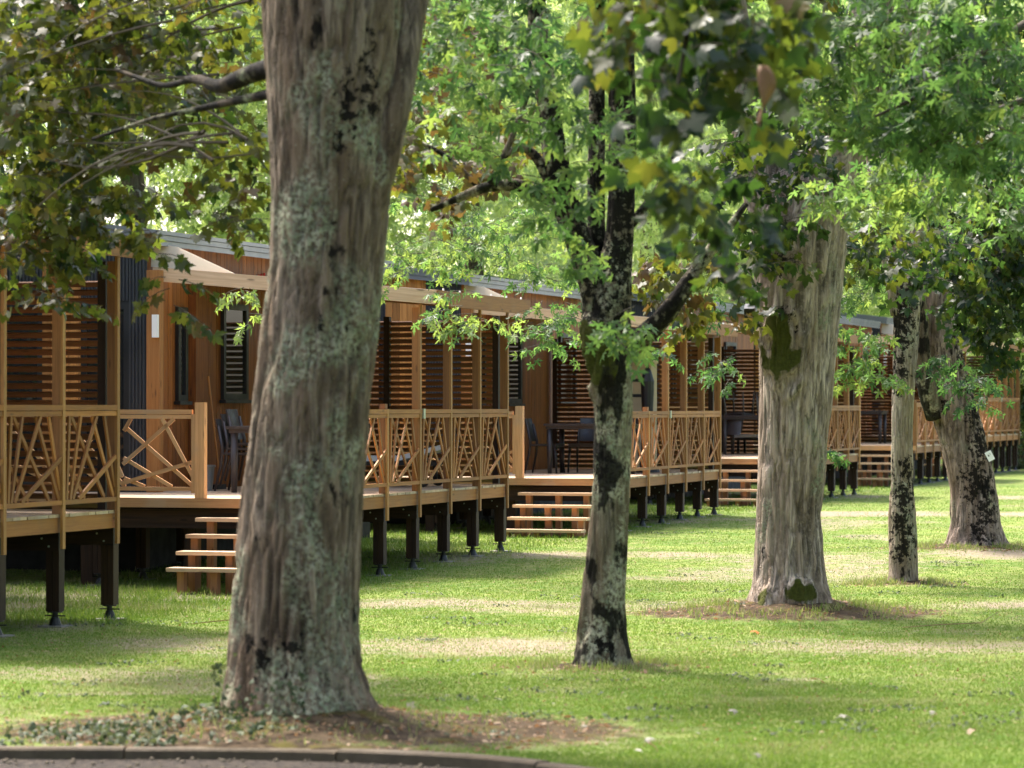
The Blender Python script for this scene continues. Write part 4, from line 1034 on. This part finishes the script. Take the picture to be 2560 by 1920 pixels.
    for (x, y, Zk, rx, ry, rz, n, ti) in ((2120, 60, 24, 180, 110, 1, 70, .55), (2400, 60, 23, 230, 130, 1.2, 100, .5), (2150, 230, 24, 150, 80, .9, 45, .6), (2440, 260, 23, 190, 120, 1, 80, .45), (2300, 330, 24.5, 160, 80, .9, 45, .55), (2060, 230, 25, 80, 60, .5, 14, .7), (2230, 430, 26, 130, 70, .7, 34, .6), (2350, 470, 26, 70, 70, .5, 18, .85), (2110, 470, 26, 70, 40, .4, 12, .75),
                                          (2480, 420, 25, 120, 80, .8, 30, .45), (2540, 500, 25.5, 80, 70, .6, 18, .5), (2240, 520, 27, 70, 40, .4, 12, .8), (2050, 180, 24.5, 60, 80, .5, 10, .6), (2300, -120, 24, 400, 110, 1.6, 90, .5)):
        f.blob(x, y, Zk, rx, ry, rz, int(n * .72), .105, .36, 7, np.clip(ti - .05, 0, 1), .85)
    f.dome((6.2, 25.6, 8.0), 3.8, 2.8, 130)
    f.p = [np.array(p) - np.array(R6.location) for p in f.p]; f.tw.v = [tuple(Vector(v) - R6.location) for v in f.tw.v]
    f.emit(R6, 'cut', 'green')
    # dry brown leaf hanging from the arching limb
    c = P(1908, 240, 15.6)
    dl = MB(); pts = []
    n = 9
    for i in range(n):
        t_ = i / (n - 1); z = .15 - .30 * t_; w = .065 * math.sin(math.pi * min(1, t_ * .9 + .08)) ** .8
        tw = t_ * 2.2
        for s_ in (-1, -.4, .4, 1): pts.append((math.cos(tw) * w * s_ + .02 * math.sin(5 * t_), math.sin(tw) * w * s_ + .018 * (abs(s_) - .5), z))
    dl.v = pts
    for i in range(n - 1):
        for k in range(3): dl.f.append((i * 4 + k, i * 4 + k + 1, i * 4 + 5 + k, i * 4 + 4 + k)); dl.uv += [(0, 0)] * 4; dl.t.append(.4)
    o = dl.build('dry_leaf', 'dry', None, True); o.location = c; tag(o, 'curled dry brown leaf hanging among the dark leaves', 'leaf')
    sm = o.modifiers.new('thickness', 'SOLIDIFY'); sm.thickness = .003
    # black floodlight on the thick trunk
    o = root('floodlight', D(1622, 680, Z_T3 - .1), 0, 'small black floodlight on the left side of the thick mossy trunk', 'floodlight')
    b1 = MB(); b1.beam((-.02, -.08, 0), (.0, .06, .05), .10, .12, (0, 0, 1), .5); b1.build('housing', 'black', o)
    b1 = MB(); b1.beam((.0, .0, -.0), (.11, .08, -.03), .03, .03); b1.build('bracket', 'black', o)
Z_T3 = 30.7

def crown_mesh(name, nleaf, h0, h1, rad, seed, kind, mat, size):
    r = np.random.default_rng(seed)
    # clusters on a lumpy ovoid
    nc = nleaf // 14
    pos = []; 
    th = r.uniform(0, 2 * math.pi, nc); zz = r.uniform(0, 1, nc) ** .8
    prof = np.sin(np.pi * np.clip(zz * .86 + .12, 0, 1)) ** .6
    rr = rad * prof * np.sqrt(r.uniform(.22, 1.0, nc))
    c = np.stack([rr * np.cos(th), rr * np.sin(th), h0 + (h1 - h0) * zz], 1)
    keep = np.array([noise.noise(Vector(tuple(q * .55 + seed))) > -.16 for q in c])
    c = c[keep]; nc = len(c)
    k = 14
    off = r.normal(0, 1, (nc, k, 3)) * np.array([.34, .34, .26])
    p = (c[:, None, :] + off).reshape(-1, 3)
    m = len(p)
    out = c.copy(); out[:, 2] = 0; out /= np.linalg.norm(out, axis=1, keepdims=True) + 1e-6
    out = np.repeat(out, k, 0)
    tip = out * .5 + r.normal(0, .6, (m, 3)) + np.array([0, 0, -.8])
    nor = np.array([0, 0, 1.0]) + r.normal(0, .5, (m, 3)) + out * .3
    ct = np.repeat(np.clip(r.normal(.5, .2, nc), 0, 1), k)
    tint = np.clip(ct + r.normal(0, .12, m), .02, .98)
    return leaves_mesh(name, p, tip, nor, r.uniform(.75, 1.3, m) * size, tint, kind, mat, None)

def bg_trees():
    protos = []
    for i, (n, h0, h1, rad, kind, mat, size) in enumerate(((26000, 2.2, 15.5, 5.2, 'star', 'bggreen', .15), (26000, 1.8, 14.0, 4.8, 'star', 'bggreen', .16), (26000, .8, 15.0, 4.4, 'blade', 'bgdark', .17))):
        cm = crown_mesh('crown', n, h0, h1, rad, 31 + i, kind, mat, size); protos.append(cm)
    tm = []
    for s in range(2):
        pr = [(Vector((0, 0, -.2)), .34), (Vector((.05, 0, 2)), .27), (Vector((.15 * (s * 2 - 1), .1, 5)), .22), (Vector((.3 * (s * 2 - 1), .1, 9)), .14), (Vector((.3, 0, 13)), .05)]
        o = trunk_mesh('trunk', pr, 'barkbg', None, 24, .25, 30. + s, .05, (.4, 5, .6, 0)); tm.append(o)
        lm = []
    used = [False] * 3; tused = [False] * 2
    spots = [(-9.6, 36.5, 2, 2.9, .85), (-13.5, 44, 2, 0.2, .9), (-10.2, 50, 2, 1.2, 1.0), (-6.6, 57, 0, 2.0, 1.0), (-3.4, 63, 1, .5, .95), (-.8, 71, 0, 4.0, 1.0), (3.2, 79, 1, 3.1, 1.0), (4.8, 92, 0, 5.1, 1.05), (9.2, 98, 1, 1.8, 1.0), (13.2, 108, 0, 2.7, 1.05), (18.2, 104, 1, .9, 1.0), (-9, 70, 2, 2.2, 1.2), (-1, 88, 0, 1.0, 1.2), (10, 122, 2, .4, 1.3), (21, 125, 0, 3.7, 1.3), (16, 92, 2, 4.4, .8), (-16, 58, 0, 4.4, 1.2), (13, 27, 0, 1, 1.0), (17, 41, 1, 2, 1.1), (19, 58, 0, 3, 1.1), (12, 11, 1, 4, 1.1), (-11, 8, 0, 5, 1.1), (2, -14, 1, .4, 1.3), (-9, -10, 0, 1.4, 1.2), (13, -6, 1, 2.4, 1.2)]
    for i, (x, y, k, rz, sc) in enumerate(spots):
        px = 1280 + F * x / y
        where = ['dark evergreen tree beside the nearest cabin, just beyond the left edge', 'dark evergreen tree behind the cabin roof at the left edge', 'tall dark evergreen standing between the big trunk and the left edge', 'bright green maple rising behind the big leaning trunk', 'bright green maple filling the gap right of the big trunk', 'sunlit maple behind the slim forked trunk', 'sunlit maple behind the thick mossy trunk', 'pale green maple showing left of the thin blotched trunk', 'pale green maple behind the thin blotched trunk', 'pale green maple behind the leaning trunk', 'pale green maple beyond the last terrace at the right edge',  # first entry: out-of-view tree added to shade the nearest terrace
                 'tall dark evergreen further back behind the second cabin', 'tall maple further back behind the sunlit maples', 'tall dark evergreen far beyond the last cabin', 'tall pale maple furthest back at the right edge', 'small dark evergreen beside the palm past the last terrace', 'tall maple further back at the left edge',
                 'maple beside the lawn, right of the reaching cut-leaf maple', 'maple beside the lawn, right of the leaning trunk', 'maple beside the lawn, right of the far terraces', 'maple across the road on the right', 'maple across the road on the left', 'maple across the road, straight behind the viewer', 'maple across the road, behind the viewer to the left', 'maple across the road, behind the viewer to the right'][i]  # these eight stand out of view, added to cut sky fill
        r = root('evergreen_tree' if k == 2 else 'maple_tree', (x, y, G(x, y)), rz, where, 'tree', 'trees behind the cabins'); r.scale = (sc, sc, sc)
        c = protos[k] if not used[k] else protos[k].copy()
        if used[k]: COL.objects.link(c)
        used[k] = True; c.parent = r
        t_ = i % 2
        o = tm[t_] if not tused[t_] else tm[t_].copy()
        if tused[t_]: COL.objects.link(o)
        tused[t_] = True; o.parent = r

# ------------------------------------------------------------------ small things
def small_things():
    # ivy on the soil bank
    n = 620; p = []; tp = []; nr = []; sz = []
    while len(p) < n:
        x = RNG.normal(-2.25, .45); y = RNG.uniform(18.62, 19.7)
        if x < -3.3 or x > -1.2: continue
        if noise.noise(Vector((x * 2.5, y * 2.5, 4))) < -.12: continue
        p.append((x, y, G(x, y) + RNG.uniform(.005, .06))); tp.append(RNG.normal(0, 1, 3) + [0, -.4, .1]); nr.append(np.array([0, -.25, 1]) + RNG.normal(0, .4, 3)); sz.append(RNG.uniform(.02, .045))
    for _ in range(90):   # climbing the trunk foot
        a = RNG.uniform(-.9, .3); z = RNG.uniform(0, .45) * RNG.random()
        p.append((-1.33 + math.sin(a) * .52 - .08, 19.75 - math.cos(a) * .52, .12 + z)); tp.append(RNG.normal(0, .6, 3) + [0, -.1, -.6]); nr.append(np.array([math.sin(a), -math.cos(a), .3]) + RNG.normal(0, .3, 3)); sz.append(RNG.uniform(.02, .04))
    o = leaves_mesh('ivy', p, tp, nr, sz, RNG.random(len(p)), 'ivy', 'ivy', None)
    tag(o, 'small-leaved ivy creeping over the soil bank left of the big trunk', 'ivy', None, 'stuff')
    # dry litter and wood chips on the banks
    p = []; tp = []; nr = []; sz = []
    for mx, my, h, r in MOUNDS:
        for _ in range(int((1500 if my < 22 else 620) * r)):
            a = RNG.uniform(0, 2 * math.pi); d = r * (1.6 if my < 22 else 1.15) * math.sqrt(RNG.random())
            x, y = mx + d * 1.25 * math.cos(a), my + d * math.sin(a)
            if y < 19 and y < kerb_y(x) + .1: continue
            p.append((x, y, G(x, y) + .008)); tp.append(RNG.normal(0, 1, 3) * [1, 1, .2]); nr.append(np.array([0, 0, 1]) + RNG.normal(0, .35, 3)); sz.append(RNG.uniform(.012, .055))
    for _ in range(900):
        x = RNG.uniform(-4, 5); y = RNG.choice([27.3, 32.6, 41, 37]) + RNG.normal(0, .45)
        p.append((x, y, G(x, y) + .008)); tp.append(RNG.normal(0, 1, 3) * [1, 1, .2]); nr.append(np.array([0, 0, 1]) + RNG.normal(0, .35, 3)); sz.append(RNG.uniform(.01, .03))
    for _ in range(5200):
        y = 1 / RNG.uniform(1 / 55, 1 / 18.6); x = RNG.uniform(-.17, .17) * y
        if y < 19.2 and y < kerb_y(x) + .1: continue
        p.append((x, y, G(x, y) + .014)); tp.append(RNG.normal(0, 1, 3) * [1, 1, .3]); nr.append(np.array([0, 0, 1]) + RNG.normal(0, .5, 3)); sz.append(RNG.uniform(.008, .026))
    o = leaves_mesh('leaf_litter', p, tp, nr, sz, RNG.random(len(p)), 'blade', 'dry', None)
    tag(o, 'dry brown leaf litter around the tree feet and worn tracks', 'leaf litter', None, 'stuff')
    p = []; tp = []; nr = []; sz = []
    for _ in range(95):
        y = 1 / RNG.uniform(1 / 48, 1 / 18.8); x = RNG.uniform(-.165, .165) * y
        if y < 19.3 and y < kerb_y(x) + .2: continue
        rr = RNG.uniform(.06, .25)
        for _ in range(int(26 * rr / .15)):
            a = RNG.uniform(0, 6.28); d = rr * math.sqrt(RNG.random()); X, Y = x + d * 1.4 * math.cos(a), y + d * math.sin(a)
            p.append((X, Y, G(X, Y) + RNG.uniform(.012, .03))); tp.append(RNG.normal(0, 1, 3) * [1, 1, .3]); nr.append(np.array([0, 0, 1]) + RNG.normal(0, .4, 3)); sz.append(RNG.uniform(.012, .03))
    o = leaves_mesh('clover', p, tp, nr, sz, RNG.random(len(p)), 'ivy', 'ivy', None)
    tag(o, 'low broad-leaved weeds in clumps across the lawn', 'clover', None, 'stuff')
    # road stones
    mb = MB()
    for _ in range(260):
        x = RNG.uniform(-3.3, 1.2); y = kerb_y(x) - .09 - RNG.random() ** 1.5 * 1.2; r = RNG.uniform(.006, .018)
        mb.tube([(x, y, -.036), (x, y, -.036 + r * .7), (x, y, -.036 + r * 1.1)], [r, r * .9, r * .35], 6)
    M['stone'] = plain('stone', (.09, .072, .052), .9, .4, 30, .2)
    tag(mb.build('gravel', 'stone'), 'loose pale pebbles along the road side of the kerb', 'gravel', None, 'stuff')
    # fallen leaves
    def fallen(x, y, kind, mat, label, size, group=None):
        Z = EYE * F / (y - HZ); q = P(x, y, Z); z = G(q.x, Z)
        Z = (EYE - z) * F / (y - HZ); q = P(x, y, Z)
        tip = np.array([[random.uniform(-1, 1), random.uniform(-1, .3), .25]]); nor = np.array([[random.uniform(-.4, .4), -.5, 1]])
        o = leaves_mesh('fallen_leaf', [(0, 0, .03)], tip, nor, [size], np.array([random.random()]), kind, mat, None)
        o.location = (q.x, q.y, G(q.x, q.y)); tag(o, label, 'leaf', group or 'fallen leaves on the lawn')
    fallen(1891, 1585, 'broad', 'orange', 'bright orange fallen leaf lying in front of the thick mossy trunk', .07)
    fallen(2048, 1708, 'broad', 'dry', 'crumpled tan and pink fallen leaf, biggest on the open lawn at right', .09)
    fallen(2102, 1797, 'broad', 'pale', 'silvery pale fallen leaf with a dark shadow on the near lawn', .08)
    fallen(1640, 1880, 'broad', 'dry', 'brown fallen leaf near the curve of the kerb', .06)
    for x, y in ((1717, 1793), (1468, 1826), (1615, 1857), (2131, 1880), (1387, 1768), (1930, 1770), (1840, 1785), (1750, 1845), (2335, 1790), (1590, 1885), (1255, 1760), (1130, 1840), (1025, 1780), (2290, 1700), (2420, 1840), (1900, 1900), (2200, 1830), (2060, 1840), (1990, 1815), (170, 1700), (300, 1660), (480, 1640), (60, 1740)):
        fallen(x, y, random.choice(['broad', 'blade', 'blade']), random.choice(['pale', 'pale', 'dry']), 'small pale fallen leaf lying on the near lawn', random.uniform(.025, .05), 'small pale leaves on the near lawn')
    # palm and shrubs at the far right
    Zp = 92.0; c = P(2552, 1185, Zp)
    r = root('palm_tree', (c.x, c.y, G(c.x, c.y)), 0, 'yellow-green palm beyond the last terrace at the right edge', 'palm')
    mb = MB(); mb.tube([(0, 0, -.1), (.05, 0, .8), (.0, 0, 1.6), (0, 0, 2.0)], [.22, .2, .19, .12], 14); mb.build('trunk', 'dry', r)
    p = []; tp = []; nr = []; sz = []
    for k in range(34):
        a = RNG.uniform(0, 2 * math.pi); el = RNG.uniform(-.5, 1.2); L = RNG.uniform(.9, 1.5)
        d = np.array([math.cos(a) * math.cos(el), math.sin(a) * math.cos(el), math.sin(el)])
        for t_ in np.linspace(.1, 1, 16):
            q = np.array([0, 0, 1.9]) + d * L * t_ + np.array([0, 0, -.5 * t_ * t_])
            sd = np.cross(d, [0, 0, 1]); sd /= np.linalg.norm(sd) + 1e-6
            for s_ in (-1, 1): p.append(q); tp.append(sd * s_ * .8 + d * .8); nr.append(np.array([0, 0, 1.]) + RNG.normal(0, .2, 3)); sz.append(.3 * (1.1 - .5 * t_))
    leaves_mesh('crown', p, tp, nr, sz, RNG.random(len(p)), 'blade', 'palm', r)
    for i, (x, Zs, h, lab) in enumerate(((2505, 96, 1.5, 'dark rounded shrub behind the last terrace legs'), (2545, 90, 1.1, 'low brown-green shrub under the palm'), (2420, 100, 1.8, 'dark shrub behind the leaning trunk'), (2590, 95, 2.6, 'tall dark shrub at the right edge'))):
        q = P(x, 1190, Zs); r = root('shrub', (q.x, q.y, G(q.x, q.y)), 0, lab, 'shrub', 'shrubs beyond the last terrace')
        m = 1500; u = RNG.normal(0, 1, (m, 3)); u /= np.linalg.norm(u, axis=1, keepdims=True); pp = u * RNG.uniform(.5, 1, (m, 1)) ** .5 * np.array([h * .6, h * .6, h * .52]) + np.array([0, 0, h * .5])
        leaves_mesh('foliage', pp, u + RNG.normal(0, .5, (m, 3)), u + RNG.normal(0, .5, (m, 3)) + [0, 0, .5], RNG.uniform(.06, .13, m), RNG.random(m), 'blade', 'bgdark', r)
        mb = MB()
        for a in range(5): mb.tube([(0, 0, -.05), (math.cos(a * 1.3) * h * .3, math.sin(a * 1.3) * h * .3, h * .6)], [.03, .01], 6)
        mb.build('stem', 'twigdark', r)
    # twigs lying on the grass
    for i, (x, y, L, lab) in enumerate(((2380, 1570, .9, 'thin pale fallen stick on the worn track at right'), (545, 1560, .5, 'thin pale fallen stick left of the big trunk'))):
        Z = EYE * F / (y - HZ); q = P(x, y, Z); mb = MB(); 
        mb.tube([(-L / 2, 0, .012), (-L * .1, .1, .03), (L * .3, .05, .05), (L / 2, .2, .14)], [.003, .005, .004, .002], 6); o = mb.build('fallen_stick', 'dry'); o.location = (q.x, q.y, G(q.x, q.y)); tag(o, lab, 'stick')

# ------------------------------------------------------------------ assemble
build_ground(); build_road(); build_grass()
B2 = [(.22, 'grey'), (.62, 'door'), (.5, 'orange'), (.62, 'glass'), (.8, 'grey'), (.62, 'glass'), (1.2, 'orange')]
B3 = [(.57, 'grey'), (.66, 'orange'), (.7, 'glass'), (.62, 'door'), (.4, 'orange'), (1.63, 'grey')]
B4 = [(.9, 'grey'), (1.05, 'grey'), (.42, 'orange'), (.6, 'glass'), (1.6, 'orange')]
UN = [(22.85, .03, .12, B2), (34.8, -.02, .0, B2), (46.5, -.06, 0., B3), (58.5, .03, 0., B4), (72.0, .10, 0., B3), (81.2, .24, 0., B2)]
TL = ['shaded terrace with a slat screen at the left edge of the picture', 'terrace right of the big lichened trunk, its rail with a grey strap',
      'terrace between the slim forked trunk and the thick mossy trunk', 'terrace showing just right of the thick mossy trunk', 'terrace between the thin blotched trunk and the leaning trunk', 'sunlit terrace right of the leaning trunk, furthest in the row']
CL = ['cabin of the terrace at the left edge, mostly out of the picture', 'cabin with red mark under its roof, directly left of the big lichened trunk', 'cabin whose dark window shows just right of the screened terrace', 'cabin seen behind the slats and dark table near the slim forked trunk',
      'cabin behind the table with upturned chairs', 'cabin furthest along the row, behind the thin blotched trunk']
for i, (Z0, base, pr, bands) in enumerate(UN):
    terrace(Z0, base, TL[i], pr)
    cabin(Z0, base, CL[i], bands, extras=(i == 1))
# furniture
def on(i, X, u, z=1.0): return loc_pt(UN[i][0], UN[i][1], X, u, z + .003)
g2 = 'stacked chairs on the terrace left of the big trunk'
st = on(1, -2.05, 3.2)
c0 = make_chair(st, (0, 0, -TH - math.pi / 2 + math.pi), 'bottom chair of the stack behind the table left of the big trunk', g2)
for k, lab in ((1, 'middle chair of the stack behind the table left of the big trunk'), (2, 'top chair of the stack behind the table left of the big trunk')):
    copy_tree(c0, st + Vector((.062 * k, .0, .058 * k)), c0.rotation_euler, lab)
make_table(on(1, -1.2, 2.75), -TH, 'taupe resin table left of the big lichened trunk', 1.5, .8, 'resin')
make_lounger(on(1, -1.25, 5.7), -TH + .05, 'sun lounger with grey mattress behind the railing right of the big trunk')
g3 = 'chairs round the table behind the slim forked trunk'
make_table(on(2, -1.08, 3.48), -TH, 'dark resin table behind the slim forked trunk', 1.5, .85)
ch = make_chair(on(2, -1.93, 3.55), (0, 0, -TH + math.pi / 2), 'chair at the left end of the dark table', g3, 'resind')
copy_tree(ch, on(2, -1.42, 4.05), (0, 0, -TH), 'left one of the two chairs tucked behind the dark table')
copy_tree(ch, on(2, -.8, 4.05), (0, 0, -TH), 'right one of the two chairs tucked behind the dark table')
lr = root('lattice_lounger', on(2, -1.55, 6.75), -TH, 'black lattice lounger standing on end against the slat screen', 'sun lounger')
mb = MB()
for x in (-.34, .34): mb.beam((x, -.1, 0), (x, .12, 1.32), .06, .04, (0, 1, 0))
for z in (.03, .66, 1.29): mb.beam((-.34, -.1 + z * .167, z), (.34, -.1 + z * .167, z), .05, .06)
mb.build('frame', 'black', lr)
mb = MB()
for k in range(10): mb.beam((-.28 + k * .062, -.085, .05), (-.28 + k * .062, .118, 1.28), .016, .012, (0, 1, 0))
for k in range(15): mb.beam((-.31, -.09 + (.08 + k * .08) * .167, .08 + k * .08), (.31, -.09 + (.08 + k * .08) * .167, .08 + k * .08), .012, .034)
mb.build('lattice', 'black', lr)
pa = root('closed_parasol', on(2, -.55, 4.6), 0, 'closed black parasol standing behind the third terrace railing', 'parasol')
mb = MB(); mb.tube([(0, 0, 0), (0, 0, 1.75)], [.02, .02], 8); mb.build('pole', 'black', pa)
mb = MB(); mb.tube([(0, 0, .75), (0, 0, .8), (0, 0, 1.2), (0, 0, 1.45), (0, 0, 1.62), (0, 0, 1.68)], [.05, .085, .10, .11, .06, .02], 12); mb.build('folded_canopy', 'black', pa)
mb = MB(); mb.tube([(0, 0, 0), (0, 0, .06)], [.2, .18], 16); mb.build('base', 'black', pa)
bx = root('storage_box', on(2, -.95, 5.6), -TH, 'beige tall box beside the closed parasol', 'box')
mb = MB(); mb.box((-.25, -.2, 0), (.25, .2, 1.75)); mb.build('body', 'beige', bx); mb = MB(); mb.box((-.27, -.22, 1.752), (.27, .22, 1.8)); mb.build('lid', 'beige', bx)
mb = MB(); [mb.box((-.252, -.206, z), (.252, -.2005, z + .05)) for z in (1.2, 1.45)]; mb.build('band', 'black', bx)
make_table(on(3, -1.6, 5.3), -TH, 'resin table with chairs upturned on it, left of the thick mossy trunk', 1.5, .85, 'resin')
g4 = 'chairs upturned on the table left of the thick mossy trunk'
ch = make_chair(on(3, -2.05, 5.25, 1.0 + .78 + .47), (math.pi, 0, -TH - .2), 'left one of the chairs upturned on the resin table', g4)
copy_tree(ch, on(3, -1.45, 5.25, 1.0 + .78 + .47), (math.pi, 0, -TH + .15), 'right one of the chairs upturned on the resin table')
make_lounger(on(3, -1.5, 6.6), -TH, 'sun lounger with pale mattress below the upturned chairs')
make_table(on(4, -2.0, 4.9), -TH, 'taupe table left of the thin blotched trunk', .9, .8, 'resin')
br = root('broom', on(1, FX + .25, 3.75), -TH, 'broom leaning on the larch wall behind the entry railing', 'broom')
mb = MB(); mb.tube([(.1, 0, .05), (-.06, 0, 1.38)], [.013, .013], 8); mb.build('handle', 'railwood', br); mb = MB(); mb.box((.0, -.14, 0), (.12, .14, .06)); mb.build('head', 'black', br)
bk = root('bucket', on(1, FX + .35, 3.2), 0, 'grey bucket standing by the larch wall behind the entry railing', 'bucket')
mb = MB(); mb.tube([(0, 0, 0), (0, 0, .3)], [.11, .14], 16); mb.build('body', 'bucket', bk); mb = MB(); mb.tube([(0, 0, .28), (0, 0, .305)], [.15, .15], 16); mb.build('rim', 'bucket', bk)

near_trees(); bg_trees(); small_things()

# ------------------------------------------------------------------ light, sky, camera
SUN_EL, SUN_AZ = math.radians(60), math.radians(-39)     # azimuth clockwise from +Y
w = bpy.data.worlds.new('World'); SC.world = w; w.use_nodes = True
nt = w.node_tree; nt.nodes.clear()
sky = nt.nodes.new('ShaderNodeTexSky'); sky.sky_type = 'NISHITA'; sky.sun_disc = False
sky.sun_elevation = SUN_EL; sky.sun_rotation = SUN_AZ; sky.air_density = .9; sky.dust_density = 4.5; sky.ozone_density = 0.0
bg = nt.nodes.new('ShaderNodeBackground'); bg.inputs[1].default_value = .13
ow = nt.nodes.new('ShaderNodeOutputWorld'); nt.links.new(sky.outputs[0], bg.inputs[0]); nt.links.new(bg.outputs[0], ow.inputs[0])
sl = bpy.data.lights.new('sun', 'SUN'); sl.energy = 2.2; sl.angle = math.radians(9.0); sl.color = (1, .95, .86)
so = link('sun', sl)
d = Vector((math.sin(SUN_AZ) * math.cos(SUN_EL), math.cos(SUN_AZ) * math.cos(SUN_EL), math.sin(SUN_EL)))
so.rotation_euler = d.to_track_quat('Z', 'Y').to_euler()
cam = bpy.data.cameras.new('camera'); cam.sensor_width = 36; cam.lens = F / 2560 * 36; cam.clip_end = 1500; cam.clip_start = .5
cam.dof.use_dof = True; cam.dof.focus_distance = 37.0; cam.dof.aperture_fstop = 3.1
co = link('camera', cam); co.location = (0, 0, EYE); co.rotation_euler = (math.radians(90) + math.atan((HZ - 960) / F), 0, 0)
SC.camera = co
SC.view_settings.view_transform = 'Standard'; SC.view_settings.look = 'None'; SC.view_settings.gamma = 1; SC.view_settings.exposure = 2.5
SC.cycles.max_bounces = 10; SC.cycles.transparent_max_bounces = 8; SC.cycles.transmission_bounces = 8; SC.cycles.diffuse_bounces = 5
SC.cycles.use_denoising = True
